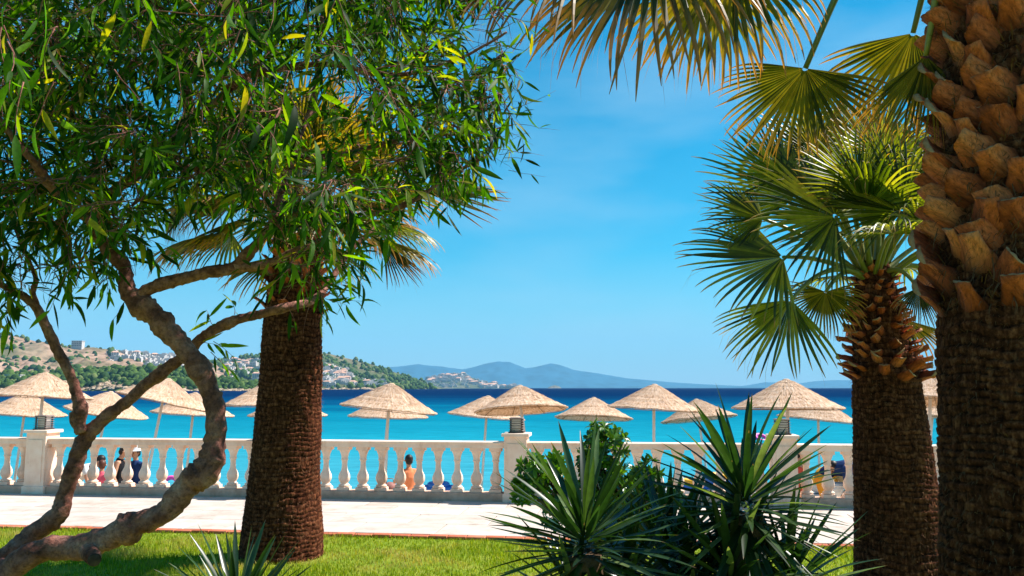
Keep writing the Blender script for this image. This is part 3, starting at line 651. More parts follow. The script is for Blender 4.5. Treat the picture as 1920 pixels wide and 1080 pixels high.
def palm_trunk(parent, path, seed, ringh=.044, na=210, nz=None, tilt=.25):
    """path: rows x, y, z, radius from the ground up; ringed and shaggy surface"""
    pts = smooth_path(path, .0085); v = []; t = []; n = len(pts)
    for j, p in enumerate(pts):
        for i in range(na):
            a = 2 * PI * i / na
            z = p[2] + ringh * .55 * mnoise.noise(Vector((math.cos(a) * 1.3, math.sin(a) * 1.3, p[2] * 4 + seed))) + ringh * .22 * mnoise.noise(Vector((math.cos(a) * 5, math.sin(a) * 5, p[2] * 9))) + .035 * mnoise.noise(Vector((seed, 0, p[2] * 5))) + tilt * p[3] * math.sin(a * 1 + seed) * .25 + .022 * mnoise.noise(Vector((math.cos(a) * 2.2, math.sin(a) * 2.2, p[2] * 2 + seed)))
            u = (z / ringh) % 1.0
            q = Vector((math.cos(a), math.sin(a), 0))
            k = int(math.floor(z / ringh)); rr = mnoise.noise(Vector((k * 3.7, seed, 1)))
            gap = mnoise.noise(Vector((math.cos(a) * 3, math.sin(a) * 3, k * 1.7))) > -.30
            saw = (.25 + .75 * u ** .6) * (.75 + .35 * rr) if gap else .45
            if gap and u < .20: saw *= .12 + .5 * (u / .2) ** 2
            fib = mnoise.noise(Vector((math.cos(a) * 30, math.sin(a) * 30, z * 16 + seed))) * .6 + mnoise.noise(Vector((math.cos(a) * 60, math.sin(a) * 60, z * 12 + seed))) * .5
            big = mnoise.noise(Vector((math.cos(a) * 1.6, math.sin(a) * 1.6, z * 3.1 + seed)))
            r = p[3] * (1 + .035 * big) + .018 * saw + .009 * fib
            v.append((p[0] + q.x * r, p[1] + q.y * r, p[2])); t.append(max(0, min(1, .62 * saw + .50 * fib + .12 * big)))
    idx = np.arange(n * na).reshape(n, na); nx = np.roll(idx, -1, 1)
    f = np.stack([idx[:-1], nx[:-1], nx[1:], idx[1:]], -1).reshape(-1, 4)
    return mkw('trunk', v, f, M['trunk'], parent, True, t, origin=path[0][:3])
def fibre_hair(parent, path, n, seed, l=(.03, .09), up=.2):
    rn = random.Random(seed); mb = MB(); zs = [p[2] for p in path]
    for _ in range(n):
        z = rn.uniform(zs[0], zs[-1]); a = rn.uniform(0, 2 * PI)
        cx = interp(z, [(p[2], p[0]) for p in path]); cy = interp(z, [(p[2], p[1]) for p in path]); r = interp(z, [(p[2], p[3]) for p in path]) * 1.0
        q = Vector((math.cos(a), math.sin(a), 0)); s_ = Vector((-math.sin(a), math.cos(a), 0)); p0 = Vector((cx, cy, z)) + q * r
        ln = rn.uniform(*l); d = (q * rn.uniform(.3, .9) + s_ * rn.uniform(-.6, .6) + Vector((0, 0, rn.uniform(-.7, .5)))).normalized()
        p1 = p0 + d * ln * .5; p2 = p1 + (d + Vector((0, 0, -.5)) + s_ * rn.uniform(-.4, .4)).normalized() * ln * .5
        w_ = Vector((0, 0, 1)).cross(d).normalized() * rn.uniform(.0012, .003)
        mb.add([p0 - w_, p0 + w_, p1 + w_ * .7, p1 - w_ * .7, p2], [(0, 1, 2, 3), (3, 2, 4)])
    o = mb.world('fibre', M['fibre'], parent, False); tag(o, kind='stuff'); return o
def boot_mesh(seed, L_=.24, w0=.13, w1=.055, th=.028, split=False):
    """cut leaf base: a thick curved plate narrowing to a sawn end; +Z along its length, -Y outwards"""
    rn = random.Random(seed); nu, nl = 8, 7; v = []
    for side in (0, 1):
        for j in range(nl + 1):
            s = j / nl; w_ = (w0 * (1 - s) ** 1.1 + w1 * (1 - (1 - s) ** 1.1)) * (1 + .05 * rn.uniform(-1, 1)); bend = -.30 * L_ * s * s - .06 * L_ * s
            for i in range(nu + 1):
                x = -1 + 2 * i / nu
                sag = .42 * w_ * (x * x) * (1 - .5 * s)
                tk = th * (1 - .65 * x * x) * (1 - .25 * s)
                cut = (L_ * .10 * x * (1 if seed % 2 else -1) + rn.uniform(-.004, .004)) if j == nl else 0
                v.append((x * w_, sag + bend + (tk * (0.5 if side else -.5)) + rn.uniform(-.0015, .0015), s * L_ + cut))
    f = []; m = []; W = nu + 1; O = W * (nl + 1)
    for j in range(nl):
        for i in range(nu):
            a = j * W + i; f.append((a, a + 1, a + W + 1, a + W)); m.append(0)
            a += O; f.append((a, a + W, a + W + 1, a + 1)); m.append(0)
        for a, b in ((j * W, (j + 1) * W), (j * W + nu, (j + 1) * W + nu)):
            f.append((a, b, b + O, a + O) if a % W == 0 else (a, a + O, b + O, b)); m.append(0)
    for i in range(nu):
        a = nl * W + i; f.append((a, a + 1, a + 1 + O, a + O)); m.append(1)
    at = [max(0, min(1, (j / nl) * 1.25 - .05 + .25 * rn.uniform(-1, 1) * (abs(i - nu / 2) > nu * .3) - .35 * (abs(-1 + 2 * i / nu) > .8))) for side in (0, 1) for j in range(nl + 1) for i in range(nu + 1)]
    return mesh_np('leaf_base', v, f, [M['boot'], M['boot_cut']], True, at, m)
def boots(parent, path, z0, z1, n, meshes, seed, lean=(.45, .8), sc0=1., sc1=1., rout=1.0, tw=.55, ring=0):
    rn = random.Random(seed)
    for k in range(n):
        u = (k + .5) / n; z = z0 + (z1 - z0) * u; a = k * 2.39996 + rn.uniform(-.15, .15)
        if ring:
            rw = k // ring; z = z0 + (z1 - z0) * (rw + .5) / (n // ring) + rn.uniform(-.012, .012); a = 2 * PI * (k % ring + .5 * (rw % 2)) / ring + rn.uniform(-.06, .06) + rw * .03
        cx = interp(z, [(p[2], p[0]) for p in path]); cy = interp(z, [(p[2], p[1]) for p in path]); r = interp(z, [(p[2], p[3]) for p in path]) * rout
        q = Vector((math.cos(a), math.sin(a), 0)); ln = rn.uniform(*lean)
        zax = (Vector((0, 0, math.cos(ln))) + q * math.sin(ln)).normalized(); sd = Vector((-math.sin(a), math.cos(a), 0))
        tws = rn.choice((-1, 1)) * rn.uniform(tw * .45, tw); zax = (zax + sd * math.sin(tws)).normalized()
        yax = -(q - zax * q.dot(zax)).normalized(); xax = yax.cross(zax)
        m = Matrix((xax, yax, zax)).transposed().to_4x4()
        s_ = (sc0 + (sc1 - sc0) * u) * rn.uniform(.88, 1.12); m = m @ Matrix.Diagonal((s_, s_, s_, 1))
        o = obj('leaf_base', meshes[k % len(meshes)], parent); pl = WL[parent.name]
        m.translation = Vector((cx, cy, z)) + q * (r - .012) - pl
        o.matrix_local = m
def fan_geo(mb, hub, axis, normal, R, nseg, spread, droop, rn, join=.42, stiff=.5, curl=0.0, pinch=1.0):
    axis = axis.normalized(); normal = (normal - axis * normal.dot(axis)).normalized(); side = normal.cross(axis)
    for i in range(nseg):
        u = (i + .5) / nseg * 2 - 1; a = u * spread / 2
        d = (axis * math.cos(a) + side * math.sin(a)).normalized()
        d = (d + normal * (-.10 - .18 * abs(u)) * curl).normalized()
        Ls = R * (.78 + .22 * math.cos(a * .8)) * rn.uniform(.9, 1.06); hwid = math.tan(spread / nseg / 2) * 1.02
        rj = join * Ls; st = [.03, .15, .30, .46, .58, .70, .80, .89, .96, 1.0]
        p = hub.copy(); prev = 0.; V_ = []; T_ = []; nloc = normal
        jit = rn.uniform(.6, 1.4); sb_ = rn.gauss(0, .035)
        for s_ in st:
            ds = (s_ - prev) * Ls; prev = s_; p = p + d * ds
            g = droop * jit * (0.25 if s_ < join else 1.0 + 1.6 * max(0, s_ - .6)) * (s_ ** 1.2) * .42
            d = (d + Vector((0, 0, -g)) + side * (sb_ + rn.uniform(-.02, .02)) * (s_ > .3)).normalized()
            sd = nloc.cross(d); sd = sd.normalized() if sd.length > 1e-4 else side
            nn = d.cross(sd).normalized()
            if s_ <= join: w_ = s_ * Ls * hwid
            else: w_ = rj * hwid * max(.012, (1 - (s_ - join) / (1 - join))) ** (.60 * pinch)
            fold = w_ * (1.0 if s_ <= join else .9)
            V_ += [p - sd * w_ - nn * fold * .5, p + nn * fold * .5, p + sd * w_ - nn * fold * .5]
            T_ += [s_] * 3
        F_ = []
        for k in range(len(st) - 1):
            b = k * 3; F_ += [(b, b + 1, b + 4, b + 3), (b + 1, b + 2, b + 5, b + 4)]
        mb.add(V_, F_, T_)
        if rn.random() < .45:       # loose threads between the tips
            q0 = V_[4 * 3 + 1]; w_ = side * .0012; dd = (d + Vector((0, 0, -.6)) + side * rn.uniform(-.5, .5)).normalized()
            q1 = q0 + d * Ls * .25 + dd * Ls * .08; q2 = q1 + (dd + Vector((0, 0, -.8))).normalized() * Ls * .2
            mb.add([q0 - w_, q0 + w_, q1 + w_, q1 - w_, q2], [(0, 1, 2, 3), (3, 2, 4)], [1.0] * 5)
def frond(parent, root, hub, bend, R, normal=None, axis=None, nseg=40, spread=2.7, droop=.5, m='fan', seed=0, rad=(.022, .012), curl=.6, pinch=1.0, label=None, join=.45):
    rn = random.Random(seed); root = Vector(root); hub = Vector(hub)
    mid = (root + hub) / 2 + Vector((0, 0, bend)); pts = [Vector(p[:3]) for p in smooth_path([root, root.lerp(mid, .5) + Vector((0, 0, bend * .25)), mid, mid.lerp(hub, .5) + Vector((0, 0, bend * .25)), hub], .05)]
    n = len(pts); mb = MB(); mb.tube(pts, [rad[0] + (rad[1] - rad[0]) * (i / (n - 1)) for i in range(n)], 6)
    fo = mb.world('frond', M['petiole'], parent, origin=root)
    ax = (hub - mid).normalized() if axis is None else Vector(axis).normalized()
    nm = Vector((0, 0, 1)) if normal is None else Vector(normal)
    if abs(ax.dot(nm.normalized())) > .97: nm = Vector((ax.x, ax.y, 0.3)) * -1 + Vector((0.01, 0, 0))
    mb = MB(); fan_geo(mb, hub, ax, nm, R, nseg, spread, droop, rn, curl=curl, pinch=pinch, join=join)
    bl = mb.world('leaf_blade', M[m], fo, False, origin=hub)
    if label: tag(bl, label)
    return fo
def up(v, k): return Vector(v) + Vector((0, 0, k))

# --- palm at left
def row(px, py, d, hwpx): q = P(px, py, d); return (q.x, q.y, q.z, hwpx / FPX * d * 1.0)
dL = 8.35
pb = G(527, 1043, 0); dL = pb.y
pathL = [(pb.x, pb.y, -.05, 74 / FPX * dL), row(529, 1000, dL, 71), row(533, 900, dL, 63), row(540, 800, dL, 59), row(545, 700, dL, 55), row(548, 620, dL, 53), row(552, 560, dL, 50), row(556, 500, dL, 44), row(560, 430, dL, 36)]
palmL = empty('fan_palm', (pb.x, pb.y, 0), 'thick fan palm rising behind the leafy tree at left of the photo', 'palm tree')
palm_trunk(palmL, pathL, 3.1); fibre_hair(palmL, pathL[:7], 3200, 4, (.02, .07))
BM = [boot_mesh(s, .20, .085, .045, .022) for s in range(6)]
boots(palmL, pathL, P(0, 598, dL).z, P(0, 440, dL).z, 44, BM, 8, (.25, .6), .8, .9)
cL = P(560, 440, dL)
def crown(parent, c, R, n, seed, plen, skip=None, mm=('fan', 'fan', 'fan_yellow'), el0=-.35, el1=1.35, nseg=27):
    rn = random.Random(seed)
    for k in range(n):
        u = k / (n - 1); az = k * 2.39996 + rn.uniform(-.2, .2); el = el1 + (el0 - el1) * u + rn.uniform(-.1, .1)
        dv = Vector((math.cos(az) * math.cos(el), math.sin(az) * math.cos(el), math.sin(el)))
        hub = c + dv * plen * rn.uniform(.85, 1.15) + Vector((0, 0, .04))
        if skip and skip(hub): continue
        md = mm[0] if el > .2 else rn.choice(mm)
        nm = Vector((0, 0, 1)) - dv * .2 if el < 1.0 else -Vector((dv.x, dv.y, 0)) + Vector((0, 0, .2))
        frond(parent, c + Vector((dv.x, dv.y, 0)).normalized() * .06 + Vector((0, 0, -.12 + .1 * (1 - u))), hub, .10 * math.cos(el), R * rn.uniform(.88, 1.08), nm, dv + Vector((0, 0, -.25 * (1 - u))), nseg, 2.6, .25 + .45 * u, md, seed * 100 + k)
crown(palmL, cL + Vector((0, 0, .12)), .84, 36, 5, .76, lambda h: 960 + FPX * h.x / h.y > 840 or (960 + FPX * h.x / h.y < 400 and h.z < cL.z + .2), ('fan_yellow', 'fan', 'fan_yellow'))
# fronds that the photo shows clearly
frond(palmL, cL, P(800, 352, dL - .3), .12, .84, (0, -.8, 1), (1, -.05, -.12), 14, 1.35, .03, 'fan_yellow', 501)
frond(palmL, cL, P(475, 405, dL - .5), .18, .72, (0, -.5, 1), (-.9, -.1, -.30), 16, 1.5, .10, 'fan_yellow', 502)
frond(palmL, cL, P(335, 370, dL - .3), .25, .52, (-.6, -.6, .6), (-.15, -.1, -1), 30, 2.0, .4, 'fan_dry', 503)
frond(palmL, cL, P(640, 300, dL + .2), .2, .85, (0, -1, .2), (.3, .2, 1), 25, 2.6, .2, 'fan_yellow', 504)
frond(palmL, cL, P(560, 260, dL + .3), .1, .85, (0, -1, .2), (-.2, .2, 1), 25, 2.6, .2, 'fan_yellow', 505)
frond(palmL, cL, P(720, 460, dL - .2), .15, .55, (0, -.5, 1), (.6, -.1, -.6), 14, 1.4, .25, 'fan_dry', 506)

# --- middle right palm
dM = 7.2
b_ = P(1683, 1120, dM)
pathM = [(P(1685, 1140, dM).x, dM, -.05, 79 / FPX * dM), row(1688, 1080, dM, 78), row(1684, 980, dM, 73), row(1676, 880, dM, 68), row(1668, 790, dM, 62), row(1661, 700, dM, 56), row(1655, 660, dM, 50), row(1645, 600, dM, 42), row(1640, 530, dM, 32), row(1638, 490, dM, 22)]
palmM = empty('fan_palm', (pathM[0][0], dM, 0), 'shorter fan palm at right with a scaly neck and a full green crown', 'palm tree')
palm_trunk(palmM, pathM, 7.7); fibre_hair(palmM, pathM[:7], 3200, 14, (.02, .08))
BM2 = [boot_mesh(s + 20, .17, .062, .040, .030) for s in range(6)]
boots(palmM, pathM, P(0, 722, dM).z, P(0, 515, dM).z, 118, BM2, 18, (.55, 1.0), 1.0, .55, .92, .4)
mbk = MB(); mbk.tube([P(1705, 700, dM - .05), P(1722, 688, dM - .1), P(1740, 687, dM - .1)], [.03, .022, .018], 7); mbk.world('leaf_base', M['boot'], palmM)
cM = P(1636, 520, dM)
FM = [  # hub px, py, depth, R, normal, axis, droop, material, spread, bend
 (1468, 482, 6.7, .86, (.1, -.75, .65), (-.96, -.15, .0), .14, 'fan', 3.0, .06),
 (1567, 406, 6.8, .92, (.1, -.85, .5), (-.6, -.1, .45), .10, 'fan', 4.6, .02),
 (1492, 372, 7.3, .95, (.2, -.8, .5), (-.65, .2, .75), .08, 'fan', 3.0, .12),
 (1692, 398, 6.7, .72, (0, -.8, .55), (0, -.1, .9), .10, 'fan', 4.8, .05),
 (1483, 562, 6.6, .72, (-.5, -.7, .5), (-.62, -.1, -.85), .20, 'fan', 2.4, .16),
 (1548, 547, 6.9, .42, (-.1, -.8, .6), (-.1, -.2, -.9), .30, 'fan_yellow', 4.0, .12),
 (1722, 540, 6.9, .36, (.2, -.8, .4), (.1, -.1, -1), .3, 'fan_dry', 2.6, .12),
 (1640, 290, 7.6, .8, (0, -1, .25), (.05, .1, 1), .06, 'fan_yellow', 3.0, 0),
 (1600, 440, 7.9, .75, (0, -.3, 1), (-.3, .9, .3), .2, 'fan', 2.8, .1),
 (1790, 440, 7.5, .8, (0, -.5, 1), (.9, .1, .2), .2, 'fan', 3.0, .1),
 (1760, 330, 7.8, .8, (0, -.9, .4), (.5, .1, .9), .1, 'fan', 3.0, .1),
 (1800, 560, 7.2, .6, (.3, -.4, 1), (.8, 0, -.5), .3, 'fan_yellow', 2.8, .2),
 (1700, 600, 8.1, .6, (.3, .4, 1), (.3, .8, -.5), .4, 'fan_dry', 2.8, .2),
 (1470, 330, 7.0, .62, (.2, -.9, .3), (-.5, -.1, .9), .05, 'fan', 3.2, .05),
 (1530, 290, 7.1, .62, (0, -.9, .3), (-.1, -.1, 1), .05, 'fan_yellow', 3.0, .02),
 (1610, 350, 6.7, .58, (0, -.9, .4), (.1, -.1, 1), .06, 'fan', 3.6, .02),
 (1430, 410, 7.0, .60, (.2, -.8, .6), (-.9, -.1, .35), .10, 'fan', 3.0, .06),
 (1655, 300, 7.0, .60, (0, -.9, .3), (.2, -.1, 1), .05, 'fan', 3.0, .02),
 (1720, 350, 7.2, .60, (0, -.9, .3), (.5, -.1, .8), .05, 'fan_yellow', 3.2, .05),
 (1580, 300, 7.4, .7, (-.1, -1, .2), (-.4, .0, .8), .06, 'fan', 2.6, .05),
]
for k, (px, py, d, R, nm, ax, dr, md, sp_, be) in enumerate(FM):
    hub = P(px, py, d); a0 = Vector((hub.x - cM.x, hub.y - cM.y, 0)).normalized()
    frond(palmM, cM + a0 * .05 + Vector((0, 0, -.03)), hub, be, R, nm, ax, int(9.5 * sp_) + 2, sp_, dr * 1.3, md, 700 + k, (.030, .013), curl=.5)
crown(palmM, cM + Vector((0, .05, 0)), .72, 22, 9, .74, lambda h: 960 + FPX * h.x / h.y < 1560 or h.z < cM.z + .05, ('fan', 'fan_yellow', 'fan'), -.1, 1.3)
# spear leaves
for k in range(5):
    a = k * 1.3; h = cM + Vector((.05 * math.cos(a), .05 * math.sin(a), .25 + .1 * k))
    frond(palmM, cM, h, .0, .45, (0, -1, .2), (.25 * math.cos(a), .25 * math.sin(a), 1), 16, .7, .05, 'fan', 760 + k, (.02, .014))

# --- near right palm
dN = 3.95
pathN = [(P(1950, 1300, dN).x, dN, -.05, 162 / FPX * dN), row(1948, 1160, dN, 160), row(1942, 1000, dN, 155), row(1936, 850, dN, 153), row(1930, 700, dN, 150), row(1926, 580, dN, 146), row(1921, 450, dN, 138), row(1916, 300, dN, 134), row(1912, 150, dN, 132), row(1910, 0, dN, 126), row(1908, -120, dN, 110), row(1908, -260, dN, 70)]
palmN = empty('fan_palm', (pathN[0][0], dN, 0), 'massive fan palm cut by the right edge with orange brown leaf stubs', 'palm tree')
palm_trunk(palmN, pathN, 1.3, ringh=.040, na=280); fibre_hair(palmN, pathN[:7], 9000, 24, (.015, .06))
fibre_hair(palmN, [(a, b, c, r * 1.12) for a, b, c, r in pathN[5:11]], 5200, 25, (.04, .15))
BM3 = [boot_mesh(s + 40, .19, .130, .048, .036) for s in range(8)]
boots(palmN, pathN, P(0, 610, dN).z, P(0, -190, dN).z, 225, BM3, 28, (.22, .52), 1.05, .90, .975, .85, ring=9)
cN = P(1908, -230, dN)
FN = [
 (1510, 128, 4.7, .60, (-.3, -.8, .45), (-.42, -.15, -.85), .16, 'fan_yellow', 3.4, .42, .5),
 (1712, 62, 4.6, .60, (-.1, -.8, .4), (-.25, -.1, -.95), .14, 'fan_yellow', 2.6, .30, .5),
 (1375, -90, 4.2, .74, (-.2, -.7, .6), (-.10, -.15, -1), .40, 'fan_yellow', 2.6, .22, .4),
 (1225, -128, 4.3, 1.0, (-.2, -.7, .6), (-.35, -.2, -.9), .40, 'fan_dry', 2.7, .25, .4),
 (1090, -95, 4.4, .85, (-.2, -.7, .7), (-.90, -.1, -.30), .55, 'fan_dry', 2.3, .25, .4),
 (1190, -50, 4.9, .82, (-.2, -.6, .8), (-.7, .1, -.35), .22, 'fan_yellow', 2.4, .3, .45),
 (1330, -60, 4.8, .72, (0, -.7, .7), (-.15, .1, -.8), .3, 'fan_yellow', 2.8, .3, .45),
 (2300, -150, 4.2, .8, (0, -.4, 1), (1, 0, -.2), .4, 'fan', 2.8, .3, .45),
 (2150, -100, 4.9, .8, (0, .2, 1), (.6, .7, -.1), .4, 'fan', 2.8, .3, .45),
 (1010, -85, 4.3, .78, (-.2, -.7, .7), (-.95, -.1, -.2), .40, 'fan_dry', 1.6, .25, .4),
 (2250, 80, 4.2, .75, (.3, -.6, .5), (.6, 0, -.9), .4, 'fan_dry', 2.8, .35, .45),
]
for k, (px, py, d, R, nm, ax, dr, md, sp_, be, jn) in enumerate(FN):
    hub = P(px, py, d); a0 = Vector((hub.x - cN.x, hub.y - cN.y, 0)).normalized()
    frond(palmN, cN + a0 * .12 + Vector((0, 0, -.15 if py > -100 else 0)), hub, be, R, nm, ax, int(9.5 * sp_) + 2, sp_, dr * 1.4, md, 800 + k, (.030, .015), curl=.5, join=jn, pinch=1.0)
# the petiole standing tight against the trunk
frond(palmN, P(1765, -60, 3.9), P(1736, 105, 4.05), .0, .5, (-.2, -.7, .5), (-.2, -.1, -.95), 30, 1.8, .2, 'fan_yellow', 890, (.022, .013))
# ================================================================== the leafy tree at left
def leaf_tpl(L_=1., w_=.13, droop=.18, n=6, cup=.25, tip=1.0, obov=0.):
    """one leaf blade along +Y, face up +Z; n stations of three vertices"""
    v = []; f = []
    for k in range(n):
        s = k / (n - 1)
        ww = w_ * (math.sin(PI * min(1, s ** (.85 + obov) * .96 + .03)) ** .8) if k < n - 1 else .0
        if k == 0: ww = w_ * .08
        z = -droop * s * s
        v += [(-ww / 2, s * L_, z + cup * ww * .5), (0, s * L_, z), (ww / 2, s * L_, z + cup * ww * .5)]
    for k in range(n - 1):
        b = k * 3; f += [(b, b + 1, b + 4, b + 3), (b + 1, b + 2, b + 5, b + 4)]
    return np.array(v), np.array(f)
def orient(d, upv, roll):
    y = d.normalized(); x = y.cross(upv); x = x.normalized() if x.length > 1e-4 else y.orthogonal().normalized(); z = x.cross(y)
    m = Matrix((x, y, z)).transposed()
    return m @ Matrix.Rotation(roll, 3, 'Y')
def put_leaves(parent, leaves, tpls, m, name, maxparts=300, visible=None):
    """leaves: (pos, 3x3, scale, variant). The ones that show largest become parts, the rest one stuff part."""
    def key(l):
        p, sc_ = l[0], l[2]; d = max(p.y, .5); px = 960 + FPX * p.x / d; py = 727 - FPX * (p.z - EYE) / d
        vis = 1 if (-30 < px < 1950 and -30 < py < 1110) else 0.01
        return -(vis * sc_ / d)
    leaves = sorted(leaves, key=key)
    mes = [mesh_np(name, t[0], t[1].astype(np.int32), m, True) for t in tpls]; pl = WL[parent.name]
    for (p, R3, s_, k) in leaves[:maxparts]:
        o = obj(name, mes[k], parent); mm = (R3 * s_).to_4x4(); mm.translation = p - pl; o.matrix_local = mm
    V_ = []; F_ = []; off = 0
    for k in range(len(tpls)):
        sub = [l for l in leaves[maxparts:] if l[3] == k]
        if not sub: continue
        T = tpls[k][0]; Rm = np.array([np.array(l[1]) * l[2] for l in sub]); Pm = np.array([np.array(l[0]) for l in sub])
        W_ = np.einsum('nij,vj->nvi', Rm, T) + Pm[:, None, :]
        V_.append(W_.reshape(-1, 3)); nf = tpls[k][1]
        F_.append((nf[None] + (np.arange(len(sub)) * len(T))[:, None, None] + off).reshape(-1, 4)); off += len(sub) * len(T)
    o = mkw('foliage', np.concatenate(V_), np.concatenate(F_).astype(np.int32), m, parent, True, origin=pl); tag(o, kind='stuff')
def bark_mat():
    m, nt, b = mat('smooth_pinkish_bark', .75, .25); LK = nt.links.new
    tc = N(nt, 'TexCoord'); n1 = N(nt, 'TexNoise', Scale=7, Detail=8, Roughness=.65); LK(tc.outputs['Object'], n1.inputs['Vector'])
    r = ramp(nt, [(.30, (.045, .014, .010)), (.42, (.18, .058, .040)), (.56, (.36, .145, .105)), (.75, (.60, .33, .26))], n1.outputs['Fac']); LK(r.outputs[0], b.inputs['Base Color'])
    nf = N(nt, 'TexNoise', Scale=55, Detail=9, Roughness=.75); LK(tc.outputs['Object'], nf.inputs['Vector'])
    rf = ramp(nt, [(.36, .28), (.48, .85), (.62, 1.25)], nf.outputs['Fac'])
    mf = N(nt, 'MixRGB', blend_type='MULTIPLY'); mf.inputs[0].default_value = .85; LK(r.outputs[0], mf.inputs[1]); LK(rf.outputs[0], mf.inputs[2]); LK(mf.outputs[0], b.inputs['Base Color'])
    n2 = N(nt, 'TexNoise', Scale=38, Detail=8, Roughness=.7); LK(tc.outputs['Object'], n2.inputs['Vector'])
    v = N(nt, 'TexVoronoi', Scale=22); LK(tc.outputs['Object'], v.inputs['Vector'])
    ad = N(nt, 'Math', operation='MULTIPLY_ADD'); LK(v.outputs['Distance'], ad.inputs[0]); ad.inputs[1].default_value = .5; LK(n2.outputs['Fac'], ad.inputs[2])
    bp = N(nt, 'Bump', Strength=.9, Distance=.014); LK(ad.outputs[0], bp.inputs['Height']); LK(bp.outputs[0], b.inputs['Normal'])
    return m
M['bark'] = bark_mat()
M['leafA'] = leaf_mat('wattle_leaf', [(0, (.006, .020, .003)), (.35, (.014, .042, .004)), (.62, (.032, .085, .005)), (.88, (.08, .14, .008)), (1, (.20, .15, .02))], (4.2, 4.6, .20), .48, .55, .15)
M['cut'] = noise_mat('sawn_wood', [(.3, (.03, .02, .015)), (.7, (.12, .075, .05))], 20, .9, .1, .3)
root_t = P(-20, 1420, 4.15)
tree = empty('leafy_tree', (root_t.x - .15, 4.15, 0), 'leafy tree at left with two crooked bare trunks and willow-like leaves', 'tree')
def br(pts, d): # px, py, radius px [, depth]
    out = []
    for q in pts:
        dd = q[3] if len(q) > 3 else d; p = P(q[0], q[1], dd); out.append((p.x, p.y, p.z, q[2] / FPX * dd * .77))
    return out
S1 = br([(-150, 1400, 42, 4.15), (-110, 1230, 36, 4.1), (-30, 1110, 31, 4.0), (30, 1060, 29), (90, 1030, 28), (165, 1022, 30), (215, 1003, 28), (262, 980, 26), (303, 965, 27), (333, 935, 30), (357, 905, 27), (388, 880, 27), (400, 845, 24), (404, 805, 24), (403, 765, 24), (388, 718, 22), (360, 672, 23), (325, 630, 22), (290, 592, 23), (258, 566, 25), (238, 540, 20), (236, 510, 17), (222, 487, 19), (200, 465, 15), (178, 430, 15), (172, 395, 13)], 3.9)
S2 = br([(-150, 1380, 34, 4.2), (-90, 1200, 30, 4.2), (-20, 1085, 25, 4.2), (20, 1040, 24, 4.2), (62, 1003, 24), (108, 965, 22), (122, 930, 18), (135, 885, 20), (150, 845, 20), (166, 812, 19), (196, 785, 15), (232, 757, 14), (275, 720, 14), (312, 692, 13), (350, 662, 13), (385, 628, 13), (425, 607, 12), (480, 590, 11), (535, 576, 10), (590, 560, 9, 4.4), (625, 520, 8, 4.5), (650, 480, 6, 4.6), (700, 430, 5, 4.7), (760, 395, 4, 4.8)], 4.25)
S2a = br([(152, 812, 13), (146, 785, 15), (150, 765, 14), (138, 722, 12), (124, 688, 12), (104, 650, 12), (88, 615, 12), (70, 582, 11), (48, 560, 9), (22, 545, 8), (-20, 520, 8), (-60, 470, 8)], 4.2)
S2b = br([(72, 585, 7), (62, 550, 6), (68, 520, 5), (50, 480, 5), (30, 430, 4), (10, 380, 4)], 4.2)
S1a = br([(252, 562, 18), (275, 545, 16), (310, 532, 16), (355, 520, 15), (395, 508, 15), (432, 505, 13), (456, 487, 13), (478, 460, 11), (505, 425, 9), (520, 380, 8, 4.0), (540, 330, 8, 4.1), (560, 260, 7, 4.2), (590, 180, 7, 4.3), (600, 60, 6, 4.4), (620, -80, 5, 4.4)], 3.9)
S1b = br([(440, 503, 11), (478, 500, 10), (512, 492, 9), (552, 470, 9), (600, 455, 8, 3.95), (650, 425, 7, 4.0), (700, 402, 6, 4.0), (770, 380, 5, 4.0), (840, 330, 4, 4.1), (900, 300, 3, 4.1)], 3.9)
S1c = br([(176, 405, 13), (200, 370, 13), (240, 340, 13), (290, 300, 13, 4.0), (335, 262, 13, 4.1), (352, 215, 14, 4.2), (345, 150, 12, 4.2), (310, 60, 11, 4.2), (270, -60, 10, 4.2), (250, -220, 7, 4.2)], 3.9)
S1d = br([(345, 235, 11, 4.1), (390, 205, 9, 4.0), (450, 150, 9, 3.9), (520, 130, 8, 3.8), (620, 120, 7, 3.8), (740, 140, 6, 3.8), (860, 110, 4, 3.8), (950, 60, 3, 3.8)], 4.)
S1e = br([(176, 420, 11), (120, 380, 10, 3.7), (60, 300, 9, 3.5), (-20, 200, 8, 3.4), (-100, 60, 7, 3.3), (-160, -120, 6, 3.3)], 3.8)
S1f = br([(290, 300, 8, 4.0), (400, 320, 8, 4.1), (520, 300, 7, 4.2), (640, 290, 6, 4.3), (760, 260, 5, 4.3), (880, 250, 3, 4.3), (960, 235, 2, 4.3)], 4.)
S1g = br([(345, 150, 8, 4.2), (440, 60, 8, 4.0), (560, -30, 7, 3.8), (720, -60, 6, 3.6), (860, -40, 4, 3.5)], 4.)
tips = []
nodes = []           # (x,y,z,r)
